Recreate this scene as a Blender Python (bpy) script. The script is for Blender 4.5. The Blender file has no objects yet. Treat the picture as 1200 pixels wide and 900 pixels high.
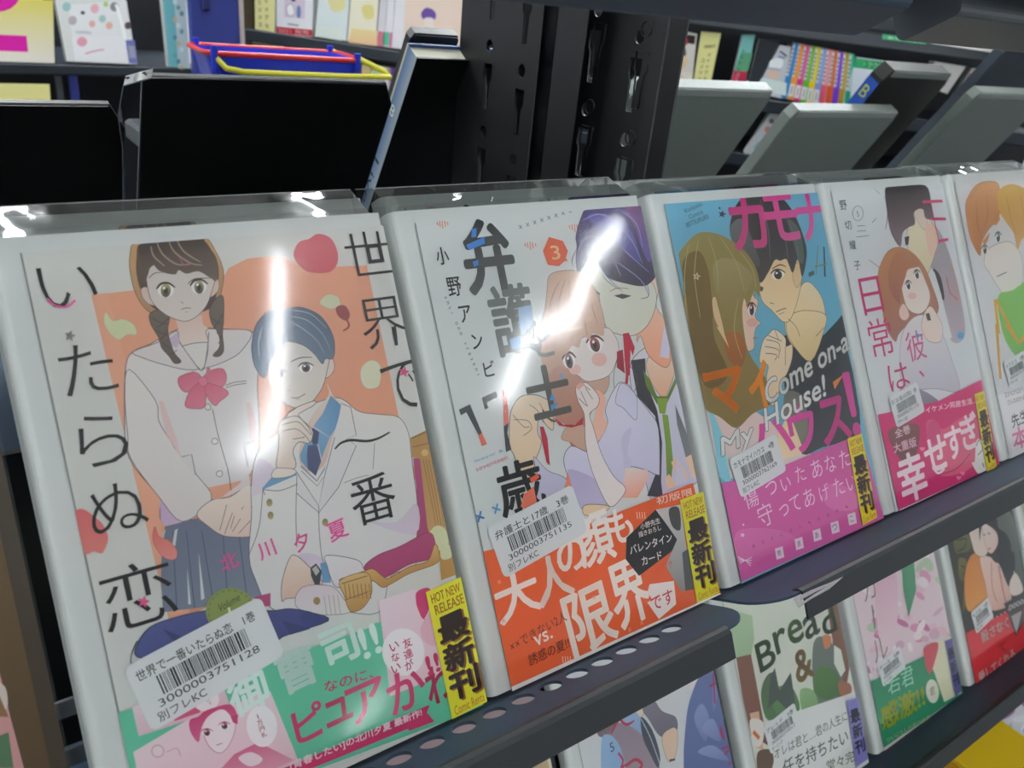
import bpy, math, random
from math import sin, cos, pi, radians
from mathutils import Vector, Matrix
from mathutils.geometry import tessellate_polygon
random.seed(7)
SC = bpy.context.scene
COL = SC.collection
BASE = 1.15                       # height of the book rests of the main tier above the floor (m)

# ---------------------------------------------------------------- camera
CAM_R = Matrix(((0.81859019, 0.1753008, -0.54697325),
                (-0.5666635, 0.40203109, -0.71921032),
                (0.09382211, 0.89868828, 0.42843527)))
CAM_C = Vector((-0.14296791, -0.16946741, 0.22839559 + BASE))
FPX = 955.33                      # focal length in pixels of the 1200 px wide frame
cd = bpy.data.cameras.new('camera')
cam = bpy.data.objects.new('camera', cd)
COL.objects.link(cam)
cam.matrix_world = Matrix.Translation(CAM_C) @ CAM_R.to_4x4()
cd.sensor_width = 36.0
cd.lens = 36.0 * FPX / 1200.0
cd.clip_start = 0.02
cd.clip_end = 60
cd.dof.use_dof = True
cd.dof.focus_distance = 0.34
cd.dof.aperture_fstop = 19.0
SC.camera = cam

# ---------------------------------------------------------------- light of the room
w = bpy.data.worlds.new('room_glow')
SC.world = w
w.use_nodes = True
w.node_tree.nodes['Background'].inputs[0].default_value = (0.80, 0.88, 0.92, 1)
w.node_tree.nodes['Background'].inputs[1].default_value = 0.55
SC.view_settings.view_transform = 'Standard'
SC.view_settings.look = 'None'
SC.view_settings.gamma = 1.0
SC.view_settings.use_curve_mapping = False
SC.view_settings.exposure = 0.32
SC.cycles.use_denoising = True
SC.cycles.max_bounces = 10
SC.cycles.transparent_max_bounces = 24
TUBE_POWER = 62.0
CEIL = 2.75
# ceiling tubes: rows (x, y_start, y_end); far-aisle row is added to brighten the shelves there
TUBES = [(x, y) for x in (-1.8, -0.55, 0.72, 1.97, 3.25, 4.5) for y in (-2.08, 1.7, 4.2) if not (x > 2.5 and y < 0)] + [(-3.1, -2.08), (0.0, 0.95), (1.2, 0.95), (2.4, 0.95), (0.7, -9.5), (3.0, -9.5)]

# ---------------------------------------------------------------- materials
def lin(c):
    return c / 12.92 if c <= 0.04045 else ((c + 0.055) / 1.055) ** 2.4
_hc = {}
def hx(s):
    if s not in _hc:
        s2 = s.lstrip('#')
        if len(s2) == 3: s2 = ''.join(ch * 2 for ch in s2)
        _hc[s] = tuple(lin(int(s2[i:i + 2], 16) / 255) for i in (0, 2, 4)) + (1.0,)
    return _hc[s]

def mat(name, col, rough=0.5, metal=0.0, bump=0.0, bscale=200.0, var=0.0, spec=0.5):
    m = bpy.data.materials.new(name)
    m.use_nodes = True
    nt = m.node_tree
    b = nt.nodes['Principled BSDF']
    b.inputs['Base Color'].default_value = hx(col)
    b.inputs['Roughness'].default_value = rough
    b.inputs['Metallic'].default_value = metal
    b.inputs['Specular IOR Level'].default_value = spec
    tc = nt.nodes.new('ShaderNodeTexCoord')
    nz = nt.nodes.new('ShaderNodeTexNoise')
    nz.inputs['Scale'].default_value = bscale
    nz.inputs['Detail'].default_value = 4
    nt.links.new(tc.outputs['Object'], nz.inputs['Vector'])
    if var:
        mx = nt.nodes.new('ShaderNodeMix')
        mx.data_type = 'RGBA'
        mx.blend_type = 'MULTIPLY'
        mx.inputs[0].default_value = var
        mx.inputs[6].default_value = hx(col)
        nt.links.new(nz.outputs['Fac'], mx.inputs[7])
        nt.links.new(mx.outputs[2], b.inputs['Base Color'])
    if bump:
        bp = nt.nodes.new('ShaderNodeBump')
        bp.inputs['Strength'].default_value = bump
        bp.inputs['Distance'].default_value = 0.0005
        nt.links.new(nz.outputs['Fac'], bp.inputs['Height'])
        nt.links.new(bp.outputs['Normal'], b.inputs['Normal'])
    return m

def mat_print(name, rough):
    m = bpy.data.materials.new(name)
    m.use_nodes = True
    nt = m.node_tree
    b = nt.nodes['Principled BSDF']
    a = nt.nodes.new('ShaderNodeAttribute')
    a.attribute_name = 'ink'
    nt.links.new(a.outputs['Color'], b.inputs['Base Color'])
    b.inputs['Roughness'].default_value = rough
    b.inputs['Specular IOR Level'].default_value = 0.25
    return m

def mat_film(name, tint='ffffff', gloss=0.06, rough=0.03, haze=0.05, bump=1.0, scale=(30, 7, 10)):
    """thin clear film: mostly transparent, fresnel reflection, a little milky haze, wavy surface"""
    m = bpy.data.materials.new(name)
    m.use_nodes = True
    nt = m.node_tree
    for n in list(nt.nodes): nt.nodes.remove(n)
    N, L = nt.nodes.new, nt.links.new
    out = N('ShaderNodeOutputMaterial')
    tr = N('ShaderNodeBsdfTransparent'); tr.inputs[0].default_value = hx(tint)
    gl = N('ShaderNodeBsdfGlossy'); gl.inputs['Roughness'].default_value = rough
    df = N('ShaderNodeBsdfDiffuse'); df.inputs[0].default_value = (0.8, 0.82, 0.84, 1)
    fr = N('ShaderNodeFresnel'); fr.inputs[0].default_value = 1.5
    tc = N('ShaderNodeTexCoord'); mp = N('ShaderNodeMapping')
    mp.inputs['Scale'].default_value = scale
    nz = N('ShaderNodeTexNoise'); nz.inputs['Scale'].default_value = 1.0; nz.inputs['Detail'].default_value = 1.5
    bp = N('ShaderNodeBump'); bp.inputs['Strength'].default_value = bump; bp.inputs['Distance'].default_value = 0.002
    L(tc.outputs['Object'], mp.inputs[0]); L(mp.outputs[0], nz.inputs['Vector']); L(nz.outputs['Fac'], bp.inputs['Height'])
    L(bp.outputs[0], gl.inputs['Normal']); L(bp.outputs[0], fr.inputs['Normal'])
    add = N('ShaderNodeMath'); add.operation = 'ADD'; add.inputs[1].default_value = gloss
    L(fr.outputs[0], add.inputs[0])
    m1 = N('ShaderNodeMixShader'); m1.inputs[0].default_value = haze
    L(tr.outputs[0], m1.inputs[1]); L(df.outputs[0], m1.inputs[2])
    m2 = N('ShaderNodeMixShader')
    L(add.outputs[0], m2.inputs[0]); L(m1.outputs[0], m2.inputs[1]); L(gl.outputs[0], m2.inputs[2])
    L(m2.outputs[0], out.inputs[0])
    return m

def mat_emit(name, col, s):
    m = bpy.data.materials.new(name)
    m.use_nodes = True
    nt = m.node_tree
    for n in list(nt.nodes): nt.nodes.remove(n)
    e = nt.nodes.new('ShaderNodeEmission'); o = nt.nodes.new('ShaderNodeOutputMaterial')
    e.inputs[0].default_value = hx(col); e.inputs[1].default_value = s
    nt.links.new(e.outputs[0], o.inputs[0])
    return m

M_PRINT = mat_print('printed_paper', 0.38)
M_BOARD = mat_print('printed_card', 0.55)
M_CASE = mat('white_case_plastic', 'd9ddda', 0.32, bump=0.05)
M_AMBER = mat('amber_plastic', '5a4526', 0.3)
M_PAGES = mat('page_block', 'cfcdbb', 0.8, bump=0.3, bscale=900)
M_STEEL = mat('dark_painted_steel', '2f3f50', 0.5, bump=0.25, bscale=1800, spec=0.3)
M_LIP = mat('shaded_lip_steel', '25292c', 0.5, bump=0.2, bscale=1500, spec=0.4)  # tray steel made darker: shade of the down-facing lip put into the colour
M_STEELB = mat('black_painted_steel', '16181b', 0.5, bump=0.2, bscale=1500)
M_STEELG = mat('grey_painted_steel', '454a50', 0.42, bump=0.2, bscale=1500)
M_TAPE = mat('dried_tape', '8b9290', 0.3, bump=0.6, bscale=500)
M_GCASE = mat('grey_frosted_plastic', '7d857f', 0.33, bump=0.1, bscale=300, var=0.2)
M_GEDGE = mat('grey_frosted_edge', '949a95', 0.4)
M_BLACK = mat('shaded_black_plastic', '0b0b0b', 0.35, bump=0.1, bscale=60)  # case backs look black from backlight; that shade is put into this colour
M_BLACK2 = mat('dark_grey_plastic', '20221f', 0.3, bump=0.1, bscale=60)
M_SLATE = mat('slate_plastic', '3d4650', 0.35, bump=0.3, bscale=40, var=0.4)
M_YEL = mat('yellow_plastic', 'e8c21c', 0.45)
M_BLUEP = mat('blue_panel', '2f3b8c', 0.5, var=0.2, bscale=5)
M_BASKET = mat('blue_basket_plastic', '1c35c9', 0.35)
M_RED = mat('red_plastic', 'd0202c', 0.35)
M_YH = mat('yellow_handle_plastic', 'e3dc3c', 0.35)
M_BACK = mat('dark_shelf_back', '12161c', 0.6)
M_SHELF = mat('dark_shelf_board', '232a33', 0.45)
M_BROWN = mat('brown_wood_panel', '4a3a1c', 0.6, bump=0.3, bscale=30, var=0.4)
M_FLOOR = mat('floor_tile', '8f8f8a', 0.35, var=0.15, bscale=4)
M_CEIL = mat('ceiling_board', 'e6e6e2', 0.8)
M_WALL = mat('wall_paint', 'c9ccd0', 0.7)
M_TUBE = mat_emit('tube_light_glow', 'f6fbff', TUBE_POWER)
M_TUBEBODY = mat('tube_housing', 'dcdcda', 0.5)
M_FILM = mat_film('clear_film', gloss=0.0, rough=0.09, haze=0.012, bump=0.03, scale=(34, 8, 20))
M_FILMEDGE = mat_film('clear_film_edge', tint='c8cccc', gloss=0.15, haze=0.30, bump=0.1)
M_FILMTOP = mat_film('clear_film_collar', tint='d8dcdc', gloss=-0.02, haze=0.0, bump=0.25, scale=(60, 60, 60))

# ---------------------------------------------------------------- frames
T30 = radians(30)
def frame(o, rx=pi / 2 - T30, rz=0.0):
    """local x along the shelf, local y up the leaning cover, local z out of the cover"""
    return Matrix.Translation(Vector(o)) @ Matrix.Rotation(rz, 4, 'Z') @ Matrix.Rotation(rx, 4, 'X')
def ray(u, v):
    return CAM_R @ Vector(((u - 600) / FPX, -(v - 450) / FPX, -1.0))
def to_plane(M, u, v, z=0.0):
    """where the sight line of a photograph point meets the plane local z of the frame M"""
    Mi = M.inverted()
    c = Mi @ CAM_C
    d = Mi.to_3x3() @ ray(u, v)
    t = (z - c.z) / d.z
    p = c + d * t
    return (p.x, p.y)
def F(o, s):
    """points read in an enlarged view whose corner is (ox, oy) and whose scale is k"""
    ox, oy, k = o
    out = []
    for p in s.split():
        a, b = p.split(',')
        out.append((ox + float(a) / k, oy + float(b) / k))
    return out
def PX(s): return F((0, 0, 1), s)

def tag(o, label=None, cat=None, group=None, kind=None):
    if label: o['label'] = label
    if cat: o['category'] = cat
    if group: o['group'] = group
    if kind: o['kind'] = kind
    return o
def empty(name, M, label, cat, group=None):
    o = bpy.data.objects.new(name, None)
    o.empty_display_size = 0.02
    COL.objects.link(o)
    o.matrix_world = M
    return tag(o, label, cat, group)
def link(name, me, parent=None, M=None):
    o = bpy.data.objects.new(name, me)
    COL.objects.link(o)
    if parent is not None: o.parent = parent
    if M is not None:
        if parent is not None: o.matrix_local = M
        else: o.matrix_world = M
    return o
def mesh(name, vs, fs, m, smooth=False):
    me = bpy.data.meshes.new(name)
    me.from_pydata([tuple(v) for v in vs], [], fs)
    if m: me.materials.append(m)
    if smooth:
        for p in me.polygons: p.use_smooth = True
    me.update()
    return me

def prism(poly, z0, z1, ax='z', bev=0.0):
    """extruded polygon; bev chamfers both rims"""
    n = len(poly)
    if bev <= 0:
        rings = [(0, z0), (0, z1)]
    else:
        rings = [(bev, z0), (0, z0 + bev), (0, z1 - bev), (bev, z1)]
    cx = sum(p[0] for p in poly) / n
    cy = sum(p[1] for p in poly) / n
    vs = []
    for ins, z in rings:
        for x, y in poly:
            if ins:
                dx, dy = x - cx, y - cy
                x = cx + dx - math.copysign(min(ins, abs(dx)), dx)
                y = cy + dy - math.copysign(min(ins, abs(dy)), dy)
            vs.append((x, y, z))
    fs = []
    for r in range(len(rings) - 1):
        for i in range(n):
            j = (i + 1) % n
            fs.append((r * n + i, r * n + j, (r + 1) * n + j, (r + 1) * n + i))
    k = (len(rings) - 1) * n
    fs.append(tuple(range(n))[::-1])
    fs.append(tuple(range(k, k + n)))
    if ax == 'y':      # polygon in x,z extruded along y
        vs = [(x, z, y) for x, y, z in vs]
        fs = [f[::-1] for f in fs]
    if ax == 'x':      # polygon in y,z extruded along x
        vs = [(z, x, y) for x, y, z in vs]
    return vs, fs
def rrect(x0, x1, y0, y1, r, n=5, corners=(1, 1, 1, 1)):
    out = []
    for (cx, cy, a, c) in ((x1 - r, y1 - r, 0, corners[0]), (x0 + r, y1 - r, 90, corners[1]), (x0 + r, y0 + r, 180, corners[2]), (x1 - r, y0 + r, 270, corners[3])):
        if c:
            for i in range(n + 1):
                t = radians(a + 90 * i / n)
                out.append((cx + r * cos(t), cy + r * sin(t)))
        else:
            t = radians(a + 45)
            out.append((cx + r * math.copysign(1, cos(t)), cy + r * math.copysign(1, sin(t))))
    return out
def box(name, b, m, parent=None, M=None, bev=0.0, r=0.0):
    x0, x1, y0, y1, z0, z1 = b
    poly = rrect(x0, x1, y0, y1, r) if r else [(x0, y0), (x1, y0), (x1, y1), (x0, y1)]
    vs, fs = prism(poly, z0, z1, bev=bev)
    return link(name, mesh(name, vs, fs, m), parent, M)
def join(parts):
    V, Fc = [], []
    for vs, fs in parts:
        k = len(V)
        V += vs
        Fc += [tuple(i + k for i in f) for f in fs]
    return V, Fc
def tube(pts, r, n=8, closed=False):
    P = [Vector(p) for p in pts]
    vs, fs = [], []
    m = len(P)
    for i, p in enumerate(P):
        a = P[(i - 1) % m] if (closed or i > 0) else p
        b = P[(i + 1) % m] if (closed or i < m - 1) else p
        d = (b - a).normalized()
        up = Vector((0, 0, 1)) if abs(d.z) < 0.9 else Vector((1, 0, 0))
        s = d.cross(up).normalized(); t = s.cross(d)
        for k in range(n):
            q = p + (s * cos(2 * pi * k / n) + t * sin(2 * pi * k / n)) * r
            vs.append(tuple(q))
    for i in range(m if closed else m - 1):
        j = (i + 1) % m
        for k in range(n):
            l = (k + 1) % n
            fs.append((i * n + k, j * n + k, j * n + l, i * n + l))
    if not closed:
        fs.append(tuple(range(n))[::-1]); fs.append(tuple(range((m - 1) * n, m * n)))
    return vs, fs

def punched(name, outer, holes, th, m):
    """flat sheet in local x,y with real holes, thickness along -z"""
    c = bpy.data.curves.new(name, 'CURVE')
    c.dimensions = '2D'; c.fill_mode = 'BOTH'; c.extrude = th / 2
    for loop in [outer] + holes:
        s = c.splines.new('POLY')
        s.points.add(len(loop) - 1)
        for p, (x, y) in zip(s.points, loop): p.co = (x, y, 0, 1)
        s.use_cyclic_u = True
    o = bpy.data.objects.new(name, c)
    me = bpy.data.meshes.new_from_object(o)
    bpy.data.objects.remove(o)
    me.name = name
    for v in me.vertices: v.co.z -= th / 2
    me.materials.clear(); me.materials.append(m)
    for p in me.polygons: p.material_index = 0
    return me
def circ(x, y, rx, ry=None, n=18):
    ry = ry or rx
    return [(x + rx * cos(2 * pi * i / n), y + ry * sin(2 * pi * i / n)) for i in range(n)]

# ---------------------------------------------------------------- flat print
_gl = {}
def glyphs(s, bold=0.0):
    if bold > 0: bold = 0.0
    k = (s, bold)
    if k not in _gl:
        c = bpy.data.curves.new('t', 'FONT')
        c.body = s; c.offset = bold; c.resolution_u = 3
        c.fill_mode = 'FRONT'
        o = bpy.data.objects.new('t', c)
        me = bpy.data.meshes.new_from_object(o)
        bpy.data.objects.remove(o)
        vs = [(v.co.x, v.co.y) for v in me.vertices]
        fs = [tuple(p.vertices) for p in me.polygons]
        bpy.data.meshes.remove(me)
        if not vs: vs, fs = [(0, 0), (1, 0), (0, 1)], []
        xs = [v[0] for v in vs]; ys = [v[1] for v in vs]
        _gl[k] = (vs, fs, (min(xs), max(xs), min(ys), max(ys)))
    return _gl[k]

def spline(pts, closed=True, n=4):
    m = len(pts)
    if m < 3: return list(pts)
    out = []
    rng = range(m) if closed else range(m - 1)
    for i in rng:
        if closed: p0, p1, p2, p3 = pts[(i - 1) % m], pts[i], pts[(i + 1) % m], pts[(i + 2) % m]
        else: p0, p1, p2, p3 = pts[max(i - 1, 0)], pts[i], pts[i + 1], pts[min(i + 2, m - 1)]
        for k in range(n):
            t = k / n
            out.append(tuple(0.5 * ((2 * p1[a]) + (-p0[a] + p2[a]) * t + (2 * p0[a] - 5 * p1[a] + 4 * p2[a] - p3[a]) * t * t + (-p0[a] + 3 * p1[a] - 3 * p2[a] + p3[a]) * t ** 3) for a in (0, 1)))
    if not closed: out.append(tuple(pts[-1]))
    return out

class Art:
    """a sheet of flat print: patches of ink lying on one another on one plane of a frame"""
    STEP = 1.6e-6
    def __init__(s, M, z=0.0004, rect=None):
        s.M, s.z, s.rect = M, z, rect
        s.V, s.Fc, s.C, s.k = [], [], [], 0
    def p(s, u, v): return to_plane(s.M, u, v, s.z)
    def _emit(s, pts, faces, col, col2=None, ax=1):
        k0 = len(s.V)
        s.k += 1
        z = s.z + s.k * s.STEP
        if s.rect:
            x0, x1, y0, y1 = s.rect
            pts = [(min(max(x, x0), x1), min(max(y, y0), y1)) for x, y in pts]
        c1 = hx(col)
        if col2:
            c2 = hx(col2)
            a = [q[ax] for q in pts]
            lo, hi = min(a), max(a)
            for q in pts:
                t = (q[ax] - lo) / max(hi - lo, 1e-9)
                s.C.append(tuple(c2[i] + (c1[i] - c2[i]) * t for i in range(4)))
        else:
            s.C += [c1] * len(pts)
        s.V += [(x, y, z) for x, y in pts]
        s.Fc += [tuple(i + k0 for i in f) for f in faces]
    def heavy(s, pts, faces, col, r, col2=None):
        """print glyph outlines, fattened by r"""
        if r > 0:
            for i in range(8):
                a, b = r * cos(i * pi / 4), r * sin(i * pi / 4)
                s._emit([(x + a, y + b) for x, y in pts], faces, col, col2)
                s.k -= 1
        s._emit(pts, faces, col, col2)
    def fill(s, loc, col, col2=None, ax=1):
        tris = tessellate_polygon([[Vector((x, y, 0)) for x, y in loc]])
        fs = []
        for a, b, c in tris:
            (x1, y1), (x2, y2), (x3, y3) = loc[a], loc[b], loc[c]
            fs.append((a, b, c) if (x2 - x1) * (y3 - y1) - (x3 - x1) * (y2 - y1) > 0 else (a, c, b))
        s._emit(loc, fs, col, col2, ax)
    def P(s, pts, col, col2=None, ax=1):            # straight-edged patch, photograph points
        s.fill([s.p(*q) for q in pts], col, col2, ax)
    def S(s, pts, col, col2=None, ax=1, line=None, lw=0.8):   # smooth patch
        sp = spline(pts)
        s.fill([s.p(*q) for q in sp], col, col2, ax)
        if line: s.L(sp + sp[:1], lw, line, smooth=False)
    def scale(s, u, v):
        a, b = s.p(u, v), s.p(u, v - 2)
        c = s.p(u + 2, v)
        return math.hypot(b[0] - a[0], b[1] - a[1]) / 2, math.hypot(c[0] - a[0], c[1] - a[1]) / 2
    def L(s, pts, w, col, smooth=True, taper=False):  # stroke of w pixels
        if smooth and len(pts) > 2: pts = spline(pts, False)
        sc = s.scale(*pts[len(pts) // 2])[0]
        q = [s.p(*a) for a in pts]
        vs, fs = [], []
        n = len(q)
        for i in range(n):
            a, b = q[max(i - 1, 0)], q[min(i + 1, n - 1)]
            dx, dy = b[0] - a[0], b[1] - a[1]
            l = math.hypot(dx, dy) or 1
            h = w * sc / 2
            if taper: h *= 0.25 + 0.75 * sin(pi * (0.12 + 0.76 * i / (n - 1)))
            vs += [(q[i][0] - dy / l * h, q[i][1] + dx / l * h), (q[i][0] + dy / l * h, q[i][1] - dx / l * h)]
        for i in range(n - 1): fs.append((2 * i, 2 * i + 1, 2 * i + 3, 2 * i + 2))
        s._emit(vs, fs, col)
    def E(s, u, v, rx, ry, col, col2=None, ang=0):    # ellipse, radii in pixels
        pts = []
        for i in range(20):
            t = 2 * pi * i / 20
            x, y = rx * cos(t), ry * sin(t)
            pts.append((u + x * cos(ang) - y * sin(ang), v + x * sin(ang) + y * cos(ang)))
        s.P(pts, col, col2)
    def star(s, u, v, r, col, n=5, k=0.42):
        s.P([(u + (r if i % 2 == 0 else r * k) * sin(pi * i / n + 0.2), v - (r if i % 2 == 0 else r * k) * cos(pi * i / n + 0.2)) for i in range(2 * n)], col)
    def T(s, txt, c, h, col, bold=0.0, ang=0.0, sx=1.0, w=None, col2=None, shear=0.0):
        """text centred at photograph point c, h pixels tall (w pixels wide if given), set square to the sheet and turned by ang"""
        vs, fs, (x0, x1, y0, y1) = glyphs(txt, bold)
        sv, su = s.scale(*c)
        k = h * sv / (y1 - y0)
        kx = k * sx if w is None else w * su / (x1 - x0)
        cx, cy = s.p(*c)
        ca, sa = cos(radians(ang)), sin(radians(ang))
        pts = []
        for x, y in vs:
            X = (x - (x0 + x1) / 2) * kx + shear * (y - (y0 + y1) / 2) * k
            Y = (y - (y0 + y1) / 2) * k
            pts.append((cx + X * ca - Y * sa, cy + X * sa + Y * ca))
        s.heavy(pts, fs, col, max(bold, 0) * k * 0.8, col2)
    def B(s, txt, a, b, h, col, bold=0.0, shear=0.0):
        """text whose baseline runs from photograph point a to b, h pixels tall"""
        vs, fs, (x0, x1, y0, y1) = glyphs(txt, bold)
        A, Bp = s.p(*a), s.p(*b)
        dx, dy = Bp[0] - A[0], Bp[1] - A[1]
        l = math.hypot(dx, dy)
        sv = s.scale((a[0] + b[0]) / 2, (a[1] + b[1]) / 2)[0]
        ux, uy = -dy / l * h * sv, dx / l * h * sv
        pts = []
        for x, y in vs:
            t, r = (x - x0) / (x1 - x0), (y - y0) / (y1 - y0)
            t += shear * (r - 0.5) * h * sv / l
            pts.append((A[0] + dx * t + ux * r, A[1] + dy * t + uy * r))
        s.heavy(pts, fs, col, max(bold, 0) * h * sv * 1.2)
    def build(s, name, parent, m=None):
        me = bpy.data.meshes.new(name)
        me.from_pydata(s.V, [], s.Fc)
        me.materials.append(m or M_PRINT)
        at = me.color_attributes.new('ink', 'FLOAT_COLOR', 'POINT')
        flat = [c for q in s.C for c in q]
        at.data.foreach_set('color', flat)
        me.update()
        return link(name, me, parent)

# ================================================================ THE ROOM
floor = tag(box('floor', (-5, 6, -11, 6, -0.05, 0), M_FLOOR), kind='structure')
ceiling = tag(box('ceiling', (-5, 6, -11, 6, CEIL, CEIL + 0.05), M_CEIL), kind='structure')
tag(box('wall_back', (-5, 6, 6.0, 6.1, 0, CEIL), M_WALL), kind='structure')
for i, (x, y) in enumerate(TUBES):
    t = empty('ceiling_light', Matrix.Translation((x, y, CEIL)), 'long fluorescent ceiling lamp above the shop aisles', 'ceiling lamp', 'fluorescent lamps in rows on the shop ceiling')
    box('housing', (-0.07, 0.07, -0.62, 0.62, -0.035, 0), M_TUBEBODY, t, bev=0.004)
    for sx in (0.0,):
        vs, fs = tube([(sx, -0.6, -0.058), (sx, 0.6, -0.058)], 0.019, 12)
        link('tube', mesh('tube', vs, fs, M_TUBE), t)

# ================================================================ THE RACK
rack = empty('display_rack', Matrix.Translation((0.15, 0.215, 0)), 'dark steel double-sided comic rack with punched uprights and tilted shelf trays', 'display rack')
RI = rack.matrix_world.inverted()
YC = 0.215
def tray(xa, xb, z, mirror=False, beam=None, holed=False, plain=False, lip_in=(0.02, 0.018), step=True, bcol=None):
    """one tilted tray: sheet with a row of holes, bent front lip, folded support beam"""
    if mirror:
        M = Matrix.Translation((xa + xb, 2 * YC, 0)) @ Matrix.Rotation(pi, 4, 'Z') @ frame((0, 0, z + BASE))
    else:
        M = frame((0, 0, z + BASE))
    # sheet lies in local x,z ; build in x,y then turn
    R = Matrix(((1, 0, 0, 0), (0, 0, 1, 0), (0, 1, 0, 0), (0, 0, 0, 1)))
    outer = rrect(xa, xb, -0.019 if beam else -0.137, 0.0305, 0.017, 6, (1, 1, 0, 0))
    holes = []
    if holed:
        n = int((xb - xa - 0.03) / 0.01233)
        for i in range(n):
            x = xb - 0.028 - 0.01233 * i
            holes.append(circ(x, 0.0092, 0.0045))
    me = punched('shelf_tray', outer, holes, 0.0012, M_STEEL)
    me.transform(R); me.flip_normals()
    for v in me.vertices: v.co.y -= 0.0006
    root = link('shelf_tray', me, rack, RI @ M)
    # bent front lip
    a, b = xa + lip_in[0], xb - lip_in[1]
    prof = [(-0.0004, 0.0262), (0.0002, 0.0295), (-0.0006, 0.0312), (-0.0022, 0.0322), (-0.0125, 0.0318), (-0.0125, 0.0308), (-0.0022, 0.0312), (-0.0012, 0.0290), (-0.0014, 0.0262)]
    vs, fs = prism([(y, zz) for y, zz in prof], a, b, 'x')
    lip = link('front_lip', mesh('front_lip', vs, fs, M_LIP), root)
    if beam:   # box-folded support beam under the upper tray
        pr = rrect(-0.0166, -0.0015, -0.0195, 0.0035, 0.003, 4)
        vs, fs = prism(pr, beam[0], beam[1], 'x')
        link('support_beam', mesh('support_beam', vs, fs, bcol or M_STEEL), root)
    else:      # two bracket arms under the sheet
        for x in (xa + 0.004, xb - 0.007):
            vs, fs = prism([(-0.0015, -0.006), (-0.0015, -0.137), (-0.028, -0.137), (-0.008, -0.02)], x, x + 0.003, 'x')
            link('bracket_arm', mesh('bracket_arm', vs, fs, M_STEELB), root)
    return root
BAYS = [(-0.395, 0.101), (0.1085, 1.28)]
for z in (-0.50, -0.25, 0.0):
    for xa, xb in BAYS: tray(xa, xb, z, holed=(z == 0 and xa < 0))
tray(-0.395, 0.101, 0.25, beam=(-0.385, 0.118))
tray(0.1085, 1.28, 0.25, beam=(0.147, 1.27), bcol=M_STEELG)
for z in (-0.25, 0.0):
    tray(-0.395, 0.101, z, True); tray(0.1085, 1.28, z, True)
# back rail of the other side: three pressed ribs
for i in range(4):
    box('back_rail', (0.45, 1.28, 0.40 + 0.006 * (i % 2), 0.43, BASE + 0.230 + i * 0.018, BASE + 0.247 + i * 0.018), M_STEELG, rack, RI, bev=0.003)
box('rail_bracket', (0.86, 0.93, 0.36, 0.3995, BASE + 0.232, BASE + 0.30), M_STEELB, rack, RI, bev=0.003)

def upright(x, y0, y1, z0, z1, flange, shift=0.0, dy=0.0):
    """side panel of a rack bay: keyhole slots and round holes in two columns"""
    outer = [(y0, z0), (y1, z0), (y1, z1), (y0, z1)]
    holes = []
    yc = [y0 + 0.012, y0 + 0.040, y1 - 0.040, y1 - 0.012] if y1 - y0 > 0.12 else [y0 + 0.014, y1 - 0.034]
    yc = [y + dy for y in yc]
    z = z0 + 0.03 + shift
    while z < z1 - 0.05:
        for i, y in enumerate(yc):
            dz = 0.010 * (i % 2)
            holes.append([(y - 0.0045, z + 0.026 + dz), (y - 0.0045, z + 0.018 + dz), (y - 0.0028, z + 0.015 + dz), (y - 0.0022, z + dz), (y + 0.0022, z + dz), (y + 0.0028, z + 0.015 + dz), (y + 0.0045, z + 0.018 + dz), (y + 0.0045, z + 0.026 + dz)])
            holes.append(circ(y, z + 0.036 + dz, 0.0036, n=14))
        z += 0.050
    me = punched('upright_panel', outer, holes, 0.0012, M_STEELB)
    me.transform(Matrix(((0, 0, 1, 0), (1, 0, 0, 0), (0, 1, 0, 0), (0, 0, 0, 1))))
    o = link('upright_panel', me, rack, RI @ Matrix.Translation((x, 0, 0)))
    for y in flange:
        box('flange', (-0.0006, 0.012, y - 0.001, y + 0.001, z0, z1), M_STEELG, o)
    return o
for x, a in ((0.150, 0.004), (1.262, 0.0), (-0.150, 0.0)):
    upright(x, 0.125, 0.207, 0, 1.72, (0.207,), a)
    upright(x + 0.0125, 0.125, 0.207, 0, 1.72, (), a - 0.004, 0.017)
    upright(x, 0.222, 0.305, 0, 1.72, (0.305,), a + 0.02)
    upright(x + 0.0125, 0.222, 0.305, 0, 1.72, (), a + 0.016, 0.017)
for xa, xb in ((-0.395, 0.148), (0.166, 1.258)):
    box('added_dark_panel', (xa, xb, 0.2125, 0.2165, BASE - 0.75, BASE + 0.02), M_BLACK, rack, RI)  # added black sheet that darkens the gap behind the front comics
# steel tabs that show through the gap left of the first comic
for (u0, v0, u1, v1) in ((71, 820, 100, 828), (76, 884, 114, 874)):
    Mt = frame((0, 0, BASE))
    x, y = to_plane(Mt, (u0 + u1) / 2, (v0 + v1) / 2, -0.03)
    box('slot_tab', (x - 0.005, x + 0.004, y - 0.0035, y + 0.002, -0.031, -0.029), M_STEELG, rack, RI @ Mt, bev=0.0004)

# ================================================================ COMIC BOOKS
W, H = 0.112, 0.174
ML, MT = 0.0088, 0.0048
TH = 0.0115
CB = [-0.12458, 0.0, 0.12609, 0.24947, 0.37517]

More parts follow.
